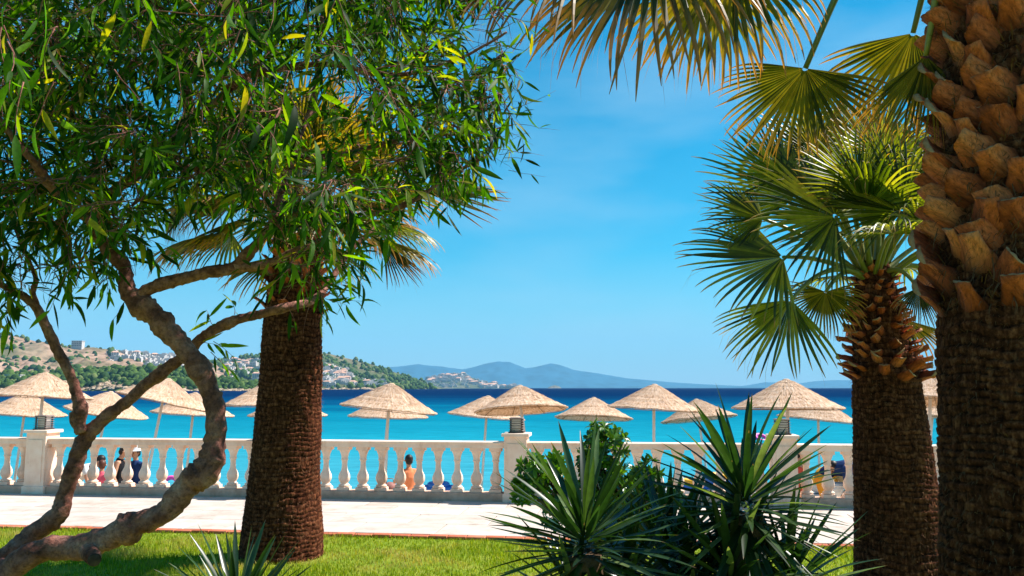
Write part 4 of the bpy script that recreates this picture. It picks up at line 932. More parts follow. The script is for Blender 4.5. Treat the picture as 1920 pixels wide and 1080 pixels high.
for k, (S, nm) in enumerate(((S1, 'trunk'), (S2, 'trunk'), (S2a, 'branch'), (S2b, 'branch'), (S1a, 'branch'), (S1b, 'branch'), (S1c, 'branch'), (S1d, 'branch'), (S1e, 'branch'), (S1f, 'branch'), (S1g, 'branch'))):
    pts = smooth_path(S, .014)
    rn = random.Random(k)
    knots = [(rn.random() * len(pts), rn.uniform(.12, .34), rn.uniform(1.5, 4.5)) for _ in range(max(2, len(pts) // 20))]
    rad = []
    for i, p in enumerate(pts):
        r = p[3]
        for c, a, w_ in knots: r += p[3] * a * math.exp(-((i - c) / w_) ** 2)
        rad.append(r)
    jit = [Vector(p[:3]) + Vector((mnoise.noise(Vector(p[:3]) * 9), 0, mnoise.noise(Vector(p[:3]) * 9 + Vector((5, 5, 5))))) * .006 for p in pts]
    mb = MB(); mb.tube(jit, rad, 26 if k < 2 else 16, bump=.22)
    if k == 0:       # the sawn stub and knots
        q = P(165, 1032, 3.88); mb.tube([P(150, 1020, 3.92), q, P(175, 1045, 3.78)], [.045, .042, .034], 14)
    o = mb.world(nm, M['bark'], tree, origin=S[0][:3])
    for p in pts[::3]:
        if P(0, 620, p[1]).z < p[2] or k >= 4 or (k in (2, 3) and p[2] > P(0, 640, p[1]).z): nodes.append((p[0], p[1], p[2], p[3]))
q = P(177, 1050, 3.765); mb = MB(); mb.lathe([(.028, 0), (.025, .004)], 14); o = mb.local('sawn_face', M['cut'], tree, q - WL[tree.name]); o.rotation_euler = (P(175, 1045, 3.78) - P(165, 1032, 3.88)).to_track_quat('Z', 'Y').to_euler()
# crown density over the photo: polygons with lower limits
low = [(-200, 560), (0, 560), (60, 545), (120, 540), (200, 470), (260, 420), (330, 420), (400, 410), (470, 470), (520, 540), (600, 560), (650, 530), (690, 470), (740, 415), (810, 345), (880, 320), (930, 290), (960, 235), (985, 150), (995, 60), (960, -60), (900, -200)]
holes = [(290, 150, 42, 30), (225, 175, 22, 16), (300, 195, 36, 26), (290, 340, 40, 18), (400, 400, 62, 48), (330, 440, 75, 55), (430, 440, 70, 38), (880, 370, 90, 40), (350, 470, 60, 35), (470, 310, 24, 16), (270, 515, 40, 40), (500, 480, 28, 22), (655, 30, 30, 26), (820, 20, 60, 36), (550, 30, 22, 16), (550, 235, 12, 16), (880, 120, 26, 22)]
rn = random.Random(77); anchors = []
tries = 0
while len(anchors) < 1640 and tries < 60000:
    tries += 1
    px = rn.uniform(-330, 1000); py = rn.uniform(-330, 575)
    lim = interp(px, low)
    if px > 985: continue
    if py > lim - 10: continue
    if px > 900 and py < -60: continue
    if py < -60 and rn.random() < .45: continue
    if any(((px - hx) / (rx * 1.15)) ** 2 + ((py - hy) / (ry * 1.15)) ** 2 < 1 for hx, hy, rx, ry in holes): continue
    # thinner towards the sunlit palm crown and the ragged right edge
    keep = 1.0
    if 540 < px < 720 and 110 < py < 330: keep = .30
    if px > 800 and py < 140: keep *= .5
    if px > 880: keep *= .7
    if py > lim - 90 and 400 < px: keep *= .75
    if py > 380: keep *= .62
    if rn.random() > keep: continue
    dmin, dmax = 2.7, 5.6
    if px > 750: dmin, dmax = 3.3, 4.7
    if py > 400: dmin, dmax = 3.4, 4.6
    d = rn.triangular(dmin, dmax, 3.9); anchors.append(P(px, py, d))
NP = np.array(nodes)
order = sorted(range(len(anchors)), key=lambda i: np.min(((NP[:, :3] - np.array(anchors[i])) ** 2).sum(1)))
twm = MB(); leaves = []; NL = list(nodes)
NA = np.zeros((len(NL) + 6000, 4)); NA[:len(NL)] = NL; nn_ = len(NL)
def add_leafy(p0, d0, ln, nleaf, rn, lsc=1.0, thin=.0022):
    """twiglet with leaves"""
    pts = [p0]; d = d0.normalized(); seg = 5
    for s in range(seg):
        d = (d + Vector((rn.gauss(0, .16), rn.gauss(0, .16), rn.gauss(-.06, .14)))).normalized(); pts.append(pts[-1] + d * ln / seg)
    twm.tube(pts, [thin * (1 - .7 * i / seg) for i in range(seg + 1)], 4)
    for k in range(nleaf):
        s = (k + .6) / nleaf * seg; i = min(seg - 1, int(s)); p = pts[i].lerp(pts[i + 1], s - i); dd = (pts[i + 1] - pts[i]).normalized()
        a = k * 2.4 + rn.uniform(-.5, .5); o_ = dd.orthogonal().normalized(); o_ = Matrix.Rotation(a, 3, dd) @ o_
        ld = (dd * rn.uniform(.5, 1.1) + o_ * rn.uniform(.5, .9) + Vector((0, 0, rn.uniform(-.75, .1)))).normalized()
        R3 = orient(ld, Vector((rn.gauss(0, .5), rn.gauss(0, .5), 1)), rn.gauss(0, .7))
        leaves.append((p, R3, rn.uniform(.058, .125) * lsc, rn.randrange(4)))
for ai in order:
    A = anchors[ai]; arr = NA[:nn_]
    dist = np.sqrt(((arr[:, :3] - np.array(A)) ** 2).sum(1)); j = int(np.argmin(dist)); B = Vector(arr[j, :3]); rB = arr[j, 3]; L_ = dist[j]
    r0 = max(.0026, min(rB * .55, .0035 + .010 * L_)); r1 = .0022
    nseg = max(3, int(L_ / .07)); pts = []; off = Vector((rn.gauss(0, .12), rn.gauss(0, .12), rn.gauss(.08, .10))) * L_
    for s in range(nseg + 1):
        u = s / nseg; q = B.lerp(A, u) + off * math.sin(PI * u) + Vector((rn.gauss(0, .006), rn.gauss(0, .006), rn.gauss(0, .006))) * (0 < s < nseg)
        pts.append(q)
    twm.tube(pts, [r0 + (r1 - r0) * s / nseg for s in range(nseg + 1)], 5)
    for s in range(1, nseg + 1):
        if nn_ < len(NA): NA[nn_] = (*pts[s], r0 + (r1 - r0) * s / nseg); nn_ += 1
    dd = (pts[-1] - pts[-2]).normalized()
    for _ in range(2):          # fine bare side twigs
        d0 = (dd + Vector((rn.gauss(0, .9), rn.gauss(0, .9), rn.gauss(0, .8)))).normalized(); add_leafy(pts[-2], d0, rn.uniform(.10, .24), 0, rn, 1, .0024)
    for _ in range(rn.choice((2, 3))):
        d0 = (dd + Vector((rn.gauss(0, .7), rn.gauss(0, .7), rn.gauss(-.10, .55)))).normalized()
        add_leafy(pts[-1], d0, rn.uniform(.12, .26), rn.randint(5, 8), rn)
# bare twigs that reach out at the right
for _ in range(60):
    p = P(rn.uniform(760, 960), rn.uniform(20, 330), rn.uniform(3.6, 4.3)); d0 = Vector((1, 0, rn.uniform(-.5, .5)))
    add_leafy(p, d0, rn.uniform(.14, .28), rn.randint(0, 2), rn, .8, .0016)
# sprigs on the lower branches
for px, py, d, n, dx, dz in ((400, 612, 4.2, 5, -.2, .5), (372, 640, 4.2, 4, .6, .0), (400, 640, 4.2, 3, .8, -.3), (395, 660, 4.2, 3, .7, -.5), (240, 560, 3.9, 3, -.5, -.4), (610, 560, 4.4, 5, .8, -.1), (635, 555, 4.4, 4, .8, -.3), (350, 640, 4.1, 1, .4, -.7), (540, 575, 4.2, 3, .0, -.6), (20, 590, 4.0, 3, -.1, -.9), (60, 570, 4.1, 3, -.6, -.4), (440, 590, 4.2, 4, -.1, .7), (205, 520, 3.9, 4, -.8, -.3), (120, 520, 4, 5, .2, -.4), (600, 540, 4.3, 6, .4, .4), (640, 470, 4.4, 6, .7, -.1)):
    add_leafy(P(px, py, d), Vector((dx, rn.uniform(-.3, .3), dz)), .14, n, rn, 1.25)
# a few leaves close to the lens side of the crown, big in the picture
for _ in range(34):
    px = rn.uniform(-60, 640); py = rn.uniform(-120, 180)
    add_leafy(P(px, py, rn.uniform(2.0, 2.7)), Vector((rn.gauss(0, .5), .1, -.7)), .16, rn.randint(3, 5), rn, 1.0)
twm.world('twigs', M['bark'], tree); bpy.data.objects['twigs']['kind'] = 'stuff'
tp = [leaf_tpl(1., .155, .10, 6), leaf_tpl(1., .18, .30, 6), leaf_tpl(1., .14, -.16, 6), leaf_tpl(1., .20, .50, 6)]
put_leaves(tree, leaves, tp, M['leafA'], 'leaf')

# ================================================================== yuccas
M['yucca'] = leaf_mat('yucca_leaf', [(0, (.007, .022, .005)), (.5, (.016, .044, .010)), (.88, (.045, .085, .022)), (1, (.15, .20, .07))], (2.2, 2.2, .8), .30, .33, .55, (.16, .09, .04), (.965, 1.02))
M['ystem'] = noise_mat('yucca_stem', [(.3, (.05, .03, .015)), (.7, (.16, .10, .06))], 20, .9, .1, .6)
def blade_mesh(seed, L_=1., w_=.055, bend=.06):
    rn = random.Random(seed); st = [0, .06, .15, .3, .45, .6, .75, .88, .96, 1.0]; v = []; t = []
    wp = [.75, .62, .72, .95, 1.0, .92, .72, .42, .17, .02]; tw = rn.uniform(-.4, .4)
    for s, q in zip(st, wp):
        ww = w_ * q; a = tw * s; z = -bend * s * s
        v += [(-ww * math.cos(a), s * L_, z + ww * .38 - ww * math.sin(a)), (0, s * L_, z), (ww * math.cos(a), s * L_, z + ww * .38 + ww * math.sin(a))]; t += [s] * 3
    f = []
    for k in range(len(st) - 1):
        b = k * 3; f += [(b, b + 1, b + 4, b + 3), (b + 1, b + 2, b + 5, b + 4)]
    return mesh_np('leaf', v, f, M['yucca'], True, t)
YB = [blade_mesh(s, 1., rw, bd) for s, rw, bd in ((1, .038, .03), (2, .034, .10), (3, .041, -.03), (4, .034, .16), (5, .039, .05))]
def yucca(c, n, L_, seed, label, dirbias=(0, 0, 0), elmin=-.55, parent=None, stem=True):
    rn = random.Random(seed)
    t = empty('yucca', (c.x, c.y, 0), label, 'yucca', 'spiky yuccas at the front of the lawn') if parent is None else parent
    if stem:
        mb = MB(); b0 = Vector((c.x - .04, c.y + .05, -.03)); mb.tube([p[:3] for p in smooth_path([b0, b0.lerp(c, .5) + Vector((.03, 0, 0)), c + Vector((0, 0, -.02))], .03)], .06, 12, bump=.3); mb.world('stem', M['ystem'], t)
    for k in range(n):
        u = (k + .5) / n; az = k * 2.39996 + rn.uniform(-.12, .12); el = math.asin(max(-1, min(1, 1 - (1 - math.sin(elmin)) * u ** .9)))
        d = Vector((math.cos(az) * math.cos(el), math.sin(az) * math.cos(el), math.sin(el))) + Vector(dirbias) + Vector((rn.gauss(0, .06), rn.gauss(0, .06), rn.gauss(0, .06)))
        R3 = orient(d, Vector((0, 0, 1)) if abs(d.normalized().z) < .95 else Vector((-math.cos(az), -math.sin(az), .1)), rn.gauss(0, .12))
        s_ = L_ * rn.uniform(.85, 1.1) * (1.0 - .12 * u)
        o = obj('leaf', YB[rn.randrange(5)], t); m4 = (R3 * s_).to_4x4(); m4.translation = c + d.normalized() * .03 + Vector((0, 0, .10 * (1 - u) - .06)) - WL[t.name]; o.matrix_local = m4
yA = P(1398, 952, 2.9); yucca(yA, 130, .345, 1, 'large spiky yucca in front of the right palms, the tallest of the yuccas', (0, 0, .06), -.9)
yB = P(1098, 1025, 2.75); yucca(yB, 125, .335, 2, 'spiky yucca at the lower centre in front of the green shrub', (-.02, 0, .05), -.8)
yC = P(1250, 1060, 3.3); yucca(yC, 110, .36, 3, 'darker spiky yucca between and behind the two larger yuccas', (0, 0, .12), -.6)
for hx, hy, hd, nn, ll, sd_, par in ((1370, 1095, 2.9, 90, .34, 11, 'yucca'), (1480, 1110, 3.0, 80, .32, 12, 'yucca'), (1170, 1120, 3.0, 80, .34, 13, 'yucca.002'), (1290, 1120, 3.1, 80, .34, 14, 'yucca.002'), (1080, 1160, 2.8, 70, .30, 15, 'yucca.001')):
    yucca(P(hx, hy, hd), nn, ll, sd_, '', (0, 0, .1), -.5, bpy.data.objects[par])
yD = P(440, 1185, 2.6); yucca(yD, 120, .25, 4, 'small spiky yucca at the bottom edge left of centre', (0, 0, .05), -.2)
# ================================================================== shrub
M['shrub'] = leaf_mat('glossy_shrub_leaf', [(0, (.025, .075, .008)), (.5, (.06, .15, .010)), (1, (.14, .27, .02))], (1.5, 1.6, .3), .35, .28, .6)
M['shrub_stem'] = noise_mat('shrub_stem', [(.3, (.06, .04, .025)), (.7, (.17, .12, .08))], 20, .9, .1, .4)
dS = 5.9; sb = P(1100, 1090, dS)
shrub = empty('shrub', (sb.x, dS, 0), 'round topped glossy green shrub behind the yuccas before the middle pier', 'shrub')
blobs = [(1130, 840, 46, 5.9), (1128, 878, 40, 5.9), (1000, 880, 30, 5.8), (985, 918, 28, 5.8), (1040, 872, 22, 5.9), (1030, 905, 34, 5.9), (1095, 940, 42, 5.9), (1150, 915, 36, 5.9), (1190, 905, 32, 6.0), (1215, 885, 24, 6.0), (1205, 935, 42, 6.0), (1160, 960, 50, 6.0), (1050, 960, 40, 5.9), (1250, 950, 36, 6.1), (1110, 1000, 50, 6), (1200, 1000, 50, 6)]
sl_ = []; stm = MB(); rn = random.Random(31); root_s = Vector((sb.x, dS, .0)); hub_s = P(1110, 985, dS)
for w_i in range(3):
    stm.tube([root_s + Vector((.04 * w_i, 0, -.02)), hub_s + Vector((.05 * (w_i - 1), 0, -.2)), hub_s + Vector((.1 * (w_i - 1), .03, 0))], [.024, .018, .013], 7)
for (px, py, rp, d) in blobs:
    c = P(px, py, d); R = rp / FPX * d
    mid = hub_s.lerp(c, .5) + Vector((0, 0, -.05)); stm.tube([p[:3] for p in smooth_path([hub_s + Vector((0, 0, -.1)), mid, c], .04)], .010, 6)
    nr = int(27 * (rp / 36) ** 2)
    for _ in range(nr):
        dv = Vector((rn.gauss(0, 1), rn.gauss(0, 1), rn.gauss(.35, 1))).normalized(); tipc = c + dv * R * rn.uniform(.45, 1.0)
        stm.tube([c + dv * R * .1, tipc], [.005, .003], 4)
        n = rn.randint(8, 12)
        for k in range(n):
            a = k * 2.4; o_ = dv.orthogonal().normalized(); o_ = Matrix.Rotation(a, 3, dv) @ o_
            ld = (dv * rn.uniform(.2, .9) + o_).normalized(); sl_.append((tipc, orient(ld, dv, rn.gauss(0, .3)), rn.uniform(.048, .076), rn.randrange(2)))
stm.world('stems', M['shrub_stem'], shrub); bpy.data.objects['stems']['kind'] = 'stuff'
put_leaves(shrub, sl_, [leaf_tpl(1., .40, .08, 5, .3, obov=.45), leaf_tpl(1., .36, .22, 5, .3, obov=.45)], M['shrub'], 'leaf')

# ================================================================== grass of the lawn
M['grass'] = leaf_mat('grass_blade', [(0, (.11, .19, .006)), (.5, (.24, .32, .010)), (.85, (.36, .40, .02)), (1, (.5, .42, .10))], (1.3, 1.3, .3), .42, .6, .12, patch=((.46, .36, .12), .9, .50))
rs = np.random.RandomState(3)
NB = 170000
fy = 5.2 + (11.4 - 5.2) * rs.rand(NB); fx = (rs.rand(NB) * 1.36 - .68) * fy * 1.0
near = WALK_N - .15
# keep those on the lawn side of the kerb
dx = fx; dy = fy - OY; ly = -dx * sa + dy * ca
ok = ly < near + rs.rand(NB) * .03; fx = fx[ok]; fy = fy[ok]; n = len(fx)
az = rs.rand(n) * 2 * PI; hgt = .020 + .030 * rs.rand(n) + .012 * np.sin(fx * 1.7 + np.sin(fy * 2.3) * 2); lean = rs.rand(n) * .7; wd = .0022 + .0022 * rs.rand(n)
cx_, sx_ = np.cos(az), np.sin(az)
p0 = np.stack([fx - sx_ * wd, fy + cx_ * wd, np.full(n, -.002)], 1); p1 = np.stack([fx + sx_ * wd, fy - cx_ * wd, np.full(n, -.002)], 1)
mx_, my_ = fx + cx_ * hgt * lean * .35, fy + sx_ * hgt * lean * .35
p2 = np.stack([mx_ + sx_ * wd * .8, my_ - cx_ * wd * .8, hgt * .6], 1); p3 = np.stack([mx_ - sx_ * wd * .8, my_ + cx_ * wd * .8, hgt * .6], 1)
tx, ty = fx + cx_ * hgt * lean, fy + sx_ * hgt * lean
p4 = np.stack([tx + sx_ * wd * .15, ty - cx_ * wd * .15, hgt], 1); p5 = np.stack([tx - sx_ * wd * .15, ty + cx_ * wd * .15, hgt], 1)
V_ = np.stack([p0, p1, p2, p3, p4, p5], 1).reshape(-1, 3); b = (np.arange(n) * 6)[:, None]
F_ = np.stack([b + np.array([0, 1, 2, 3]), b + np.array([3, 2, 4, 5])], 1).reshape(-1, 4)
go = mkw('grass', V_, F_, M['grass'], None, False, origin=(0, 8, 0)); tag(go, 'short bright green grass of the lawn before the paved walk', 'grass', None, 'stuff')

# ================================================================== flower pot
pp = G(1772, 1018, .03); pot = empty('flower_pot', pp, 'dark red flower pot half hidden behind the near palm trunk', 'flower pot')
mb = MB(); mb.lathe([(.085, 0), (.10, .10), (.115, .19), (.118, .20), (.104, .20), (.09, .10), (.07, .02)], 24, cap=False); mb.local('pot_body', M['pot'], pot)
mb = MB(); mb.lathe([(.116, .188), (.132, .190), (.135, .235), (.120, .237), (.112, .19)], 24, cap=False); mb.local('rim', M['pot'], pot)
mb = MB(); mb.lathe([(.0, .17), (.06, .172), (.101, .165)], 20, cap=False); mb.local('soil', M['ystem'], pot)

# ================================================================== people on the beach
def plain(name, c, rough=.7, spec=.3): 
    return noise_mat(name, [(.3, tuple(x * .85 for x in c)), (.7, c)], 6, rough, spec, .15, 60, bdist=.004)
skin = plain('skin', (.52, .27, .17), .5); M['hair'] = plain('dark_hair', (.018, .012, .010), .5)

def blobmesh(mb, chains, balls):
    """closed tapered tubes and ellipsoids that a voxel remesh joins into one skin"""
    for ch in chains:                # rows: centre, rx, ry (rx along body X)
        pts = [Vector(c[0]) for c in ch]; n = 14; v = []; f = []
        for i, c in enumerate(ch):
            d = (pts[min(i + 1, len(pts) - 1)] - pts[max(i - 1, 0)]).normalized()
            sx = Vector((1, 0, 0)); sx = sx - d * sx.dot(d)
            if sx.length < .3: sx = Vector((0, 0, 1)) - d * d.z
            sx.normalize(); sy = d.cross(sx)
            for k in range(n):
                a = 2 * PI * k / n; v.append(pts[i] + sx * math.cos(a) * c[1] + sy * math.sin(a) * c[2])
        for j in range(len(ch) - 1):
            for k in range(n): f.append((j * n + k, j * n + (k + 1) % n, (j + 1) * n + (k + 1) % n, (j + 1) * n + k))
        f.append(tuple(range(n - 1, -1, -1))); f.append(tuple((len(ch) - 1) * n + k for k in range(n))); mb.add(v, f)
        for c in (ch[0], ch[-1]): balls = balls + [(c[0], (min(c[1], c[2]),) * 3, None)]
    for (c, r, R3) in balls:
        v = []; f = []; n, k_ = 14, 9
        for j in range(k_ + 1):
            th = PI * j / k_
            for i in range(n):
                q = Vector((r[0] * math.sin(th) * math.cos(2 * PI * i / n), r[1] * math.sin(th) * math.sin(2 * PI * i / n), r[2] * math.cos(th)))
                if j in (0, k_) : q = Vector((r[0] * .02 * math.cos(2 * PI * i / n), r[1] * .02 * math.sin(2 * PI * i / n), r[2] * (1 if j == 0 else -1)))
                v.append(Vector(c) + (R3 @ q if R3 is not None else q))
        for j in range(k_):
            for i in range(n): f.append((j * n + i, (j + 1) * n + i, (j + 1) * n + (i + 1) % n, j * n + (i + 1) % n))
        f.append(tuple(range(n))); f.append(tuple(k_ * n + i for i in range(n - 1, -1, -1))); mb.add(v, f)
def joined(name, chains, balls, m, parent, vox=.012, it=3):
    mb = MB(); blobmesh(mb, chains, balls); o = mb.local(name, m, parent)
    r = o.modifiers.new('remesh', 'REMESH'); r.mode = 'VOXEL'; r.voxel_size = vox; r.use_smooth_shade = True
    s_ = o.modifiers.new('smooth', 'SMOOTH'); s_.iterations = it; s_.factor = .5
    return o
def person(base, H, yaw, label, joints=None, top=None, bottom=None, hair_c=None, hat=None, hairlen=0):
    """joints: overrides in units of height; x right, y forward, z up"""
    J = dict(pelvis=(0, 0, .52), waist=(0, 0, .61), chest=(0, .0, .72), neck=(0, 0, .83), head=(0, .012, .925), crown=(0, .006, 1.0),
             shL=(-.105, 0, .805), elL=(-.135, -.02, .63), waL=(-.13, .04, .485), shR=(.105, 0, .805), elR=(.135, -.02, .63), waR=(.13, .04, .485),
             hiL=(-.05, 0, .50), knL=(-.055, .01, .28), anL=(-.055, -.01, .045), toL=(-.06, .09, .018), hiR=(.05, 0, .50), knR=(.055, .01, .28), anR=(.055, -.01, .045), toR=(.06, .09, .018))
    if joints: J.update(joints)
    J = {k: Vector(v) for k, v in J.items()}
    t = empty('person', base, label, 'person', None, yaw)
    S = lambda v: Vector(v) * H
    torso = [(S(J['pelvis'] - (J['waist'] - J['pelvis']) * .35), .080 * H, .052 * H), (S(J['pelvis']), .090 * H, .062 * H), (S(J['waist']), .073 * H, .052 * H), (S(J['chest']), .092 * H, .064 * H),
             (S(J['chest'].lerp((J['shL'] + J['shR']) / 2, .75)), .088 * H, .050 * H), (S(J['neck'] - (J['neck'] - J['chest']) * .08), .040 * H, .034 * H)]
    neck = [(S(J['neck'] - (J['neck'] - J['chest']) * .15), .034 * H, .032 * H), (S(J['neck'].lerp(J['head'], .7)), .028 * H, .028 * H)]
    ch = [torso, neck]
    for s, sh, el, wa, hi, kn, an, to in ((-1, 'shL', 'elL', 'waL', 'hiL', 'knL', 'anL', 'toL'), (1, 'shR', 'elR', 'waR', 'hiR', 'knR', 'anR', 'toR')):
        ch.append([(S(J['chest'].lerp(J[sh], .6) + Vector((0, 0, .015))), .034 * H, .034 * H), (S(J[sh]), .031 * H, .033 * H), (S(J[sh].lerp(J[el], .5)), .026 * H, .027 * H), (S(J[el]), .021 * H, .021 * H)])
        ch.append([(S(J[el]), .021 * H, .021 * H), (S(J[el].lerp(J[wa], .35)), .022 * H, .022 * H), (S(J[wa]), .014 * H, .013 * H)])
        ch.append([(S(J[hi]), .050 * H, .054 * H), (S(J[hi].lerp(J[kn], .5)), .043 * H, .046 * H), (S(J[kn]), .031 * H, .033 * H)])
        ch.append([(S(J[kn]), .031 * H, .033 * H), (S(J[kn].lerp(J[an], .35)), .031 * H, .034 * H), (S(J[an]), .019 * H, .021 * H)])
        ch.append([(S(J[an] + Vector((0, -.015, -.02))), .020 * H, .020 * H), (S(J[to]), .022 * H, .013 * H)])
        w0 = J[wa]; d = (w0 - J[el]).normalized(); sd_ = d.cross(Vector((1, 0, 0))); sd_ = sd_.normalized() if sd_.length > .1 else Vector((0, 1, 0)); pm = w0 + d * .045
        ch.append([(S(w0), .013 * H, .013 * H), (S(w0 + d * .02), .010 * H, .020 * H), (S(pm), .009 * H, .022 * H)])
        for f_ in range(4):
            a = pm + sd_ * (f_ - 1.5) * .0115; l_ = .036 - abs(f_ - 1.4) * .005; b = a + d * l_ * .55; c = b + d * l_ * .4 + Vector((-s * .010, 0, 0))
            ch.append([(S(a), .0065 * H, .0065 * H), (S(b), .006 * H, .006 * H), (S(c), .005 * H, .005 * H)])
        a = w0 + d * .018 + sd_ * .012; ch.append([(S(a), .008 * H, .008 * H), (S(a + d * .02 + sd_ * .018), .007 * H, .007 * H), (S(a + d * .036 + sd_ * .020), .006 * H, .006 * H)])
    upd = (J['crown'] - J['neck']).normalized(); fw = Vector((0, 1, 0)); fw = (fw - upd * fw.dot(upd)); fw = fw.normalized() if fw.length > .3 else Vector((0, 0, -1)); rt = fw.cross(upd)
    R3 = Matrix((rt, fw, upd)).transposed()
    hd = J['head']
    def hp(x, y, z): return (hd + rt * x + fw * y + upd * z) * H
    balls = [(hp(0, 0, .008), (.046 * H, .056 * H, .060 * H), R3), (hp(0, .014, -.030), (.034 * H, .036 * H, .036 * H), R3)]
    joined('body', ch, balls, skin, t, .011, 2)
    mb = MB(); mb.tube([hp(0, .052, .010), hp(0, .068, -.008), hp(0, .054, -.014)], [.005 * H, .009 * H, .006 * H], 6); mb.local('nose', skin, t)
    for s in (-1, 1):
        mb = MB(); mb.tube([hp(s * .017, .050, .006), hp(s * .017, .0575, .006)], [.007 * H, .004 * H], 6); mb.local('eye', M['hair'], t)
        mb = MB(); mb.tube([hp(s * .044, 0, 0), hp(s * .053, -.006, .003)], [.014 * H, .010 * H], 6); mb.local('ear', skin, t)
    mb = MB(); mb.tube([hp(-.013, .046, -.032), hp(0, .051, -.033), hp(.013, .046, -.032)], [.002 * H, .004 * H, .002 * H], 5); mb.local('mouth', M['lip'], t)
    hc = hair_c or M['hair']
    hb_ = [(hp(0, -.012, .020), (.052 * H, .056 * H, .058 * H), R3), (hp(0, -.026, -.012), (.046 * H, .040 * H, .040 * H), R3)]
    if hairlen: hb_.append((hp(0, -.040, -.03 - hairlen / 2), (.038 * H, .025 * H, .03 * H + hairlen * H / 2), R3))
    joined('hair', [], hb_, hc, t, .012, 2)
    if hat:
        mb = MB(); prof = [(.0, .046 * H), (.035 * H, .040 * H), (.054 * H, .015 * H), (.060 * H, -.01 * H), (.095 * H, -.018 * H)]; mb.lathe(prof, 18, (0, 0, 0), cap=False); o = mb.local('hat', hat, t, hp(0, -.006, .050)); o.rotation_euler = R3.to_euler()
    if top:
        m, slv = top; k = 1.13
        g = [[(c, a * k, b * k) for c, a, b in torso[:5]] + [(torso[5][0] - (torso[5][0] - torso[4][0]) * .3, torso[5][1] * 1.25, torso[5][2] * 1.3)]]
        if slv > .1:
            for sh, el in (('shL', 'elL'), ('shR', 'elR')):
                g.append([(S(J['chest'].lerp(J[sh], .6) + Vector((0, 0, .015))), .041 * H, .041 * H), (S(J[sh]), .041 * H, .041 * H), (S(J[sh].lerp(J[el], slv)), .036 * H, .037 * H)])
        joined('shirt', g, [], m, t, .013, 2)
    if bottom:
        m, kind = bottom; ks = {'shorts': .75, 'trousers': 1.0, 'brief': .18}[kind]; g = [[(c, a * 1.16, b * 1.18) for c, a, b in torso[:2]] + [(S(J['pelvis'].lerp(J['waist'], .55)), .088 * H, .064 * H)]]
        for hi, kn, an in (('hiL', 'knL', 'anL'), ('hiR', 'knR', 'anR')):
            g.append([(S(J[hi]), .058 * H, .062 * H), (S(J[hi].lerp(J[kn], ks)), .050 * H, .052 * H)])
            if kind == 'trousers': g.append([(S(J[kn]), .044 * H, .046 * H), (S(J[kn].lerp(J[an], .9)), .038 * H, .040 * H)])
        joined('trousers' if kind == 'trousers' else 'shorts', g, [], m, t, .013, 2)
    return t
M['lip'] = plain('lip', (.40, .12, .10))
cl = lambda n, c: plain(n, c, .85, .1)
orange = cl('orange_cloth', (.85, .27, .12)); black = cl('black_cloth', (.012, .012, .015)); white_c = cl('white_cloth', (.72, .72, .72)); pink = cl('pink_cloth', (.80, .12, .18)); navy = cl('navy_cloth', (.02, .045, .14)); yellow = cl('yellow_cloth', (.80, .48, .06)); cream = cl('cream_cloth', (.75, .66, .42)); sky_c = cl('pale_blue_cloth', (.35, .52, .62)); beige = cl('beige_cloth', (.50, .42, .33)); red = cl('red_cloth', (.65, .10, .06))
BZ = -1.31
brown_hair = plain('brown_hair', (.10, .035, .02), .5)
def stand(px, toppy, d, H, **kw):
    p = P(px, toppy, d); return Vector((p.x, d, BZ))
# sized so that the head tops sit where the photo puts them
def hgt_at(px, py, d): return P(px, py, d).z - BZ
pO = P(767, 852, 17.6)
armup = dict(elL=(-.15, .10, .66), waL=(-.06, .16, .74))
person(Vector((pO.x, 17.6, BZ)), hgt_at(767, 852, 17.6), rd(25), 'black haired person in an orange top behind the balusters right of the left palm', dict(elR=(.14, .08, .63), waR=(.05, .17, .60), **armup), (orange, .35), (black, 'brief'))
p = P(226, 833, 18.2)
person(Vector((p.x, 18.2, BZ)), hgt_at(226, 833, 18.2), rd(-80), 'standing person in a black sleeveless swimsuit through the left balusters', dict(head=(0, .05, .915), crown=(0, .06, .985), elL=(-.13, .03, .64), waL=(-.11, .12, .55)), (black, .05), (sky_c, 'shorts'))
p = P(192, 862, 18.0)
person(Vector((p.x, 18.0, BZ)), hgt_at(192, 862, 18.0), rd(10), 'child with brown hair and pink top between the left balusters', None, (pink, .3), (white_c, 'shorts'), brown_hair)
p = P(160, 852, 18.3)
bendj = dict(waist=(0, .04, .58), chest=(0, .14, .68), neck=(0, .23, .74), head=(0, .31, .79), crown=(0, .36, .85), shL=(-.10, .19, .73), shR=(.10, .19, .73), elL=(-.13, .24, .58), waL=(-.10, .32, .50), elR=(.13, .24, .58), waR=(.10, .32, .50))
person(Vector((p.x - .25, 18.3, BZ)), hgt_at(160, 852, 18.3) / .87, rd(-90), 'dark haired person in white leaning forward behind the slanting branch', bendj, (white_c, .4), (white_c, 'shorts'))
p = P(256, 838, 18.6)
person(Vector((p.x, 18.6, BZ)), hgt_at(256, 838, 18.6) / 1.0, rd(160), 'person in a white cap, navy top and beige trousers beside the one in black', None, (navy, .5), (beige, 'trousers'), None, white_c)
p = P(1495, 838, 17.2)
person(Vector((p.x, 17.2, BZ)), hgt_at(1495, 838, 17.2), rd(-60), 'suntanned person with black hair and red swimwear right of the pier behind the yucca', None, (red, .05), (red, 'brief'))
bend2 = dict(pelvis=(0, -.06, .52), waist=(0, .03, .585), chest=(0, .17, .60), neck=(0, .27, .585), head=(0, .35, .53), crown=(0, .40, .47), shL=(-.10, .22, .60), shR=(.10, .22, .60), elL=(-.11, .24, .44), waL=(-.08, .28, .31), elR=(.11, .24, .44), waR=(.08, .28, .31), hiL=(-.055, -.05, .50), hiR=(.055, -.05, .50))
p = P(1556, 863, 17.0); H_ = hgt_at(1556, 863, 17.0) / .66
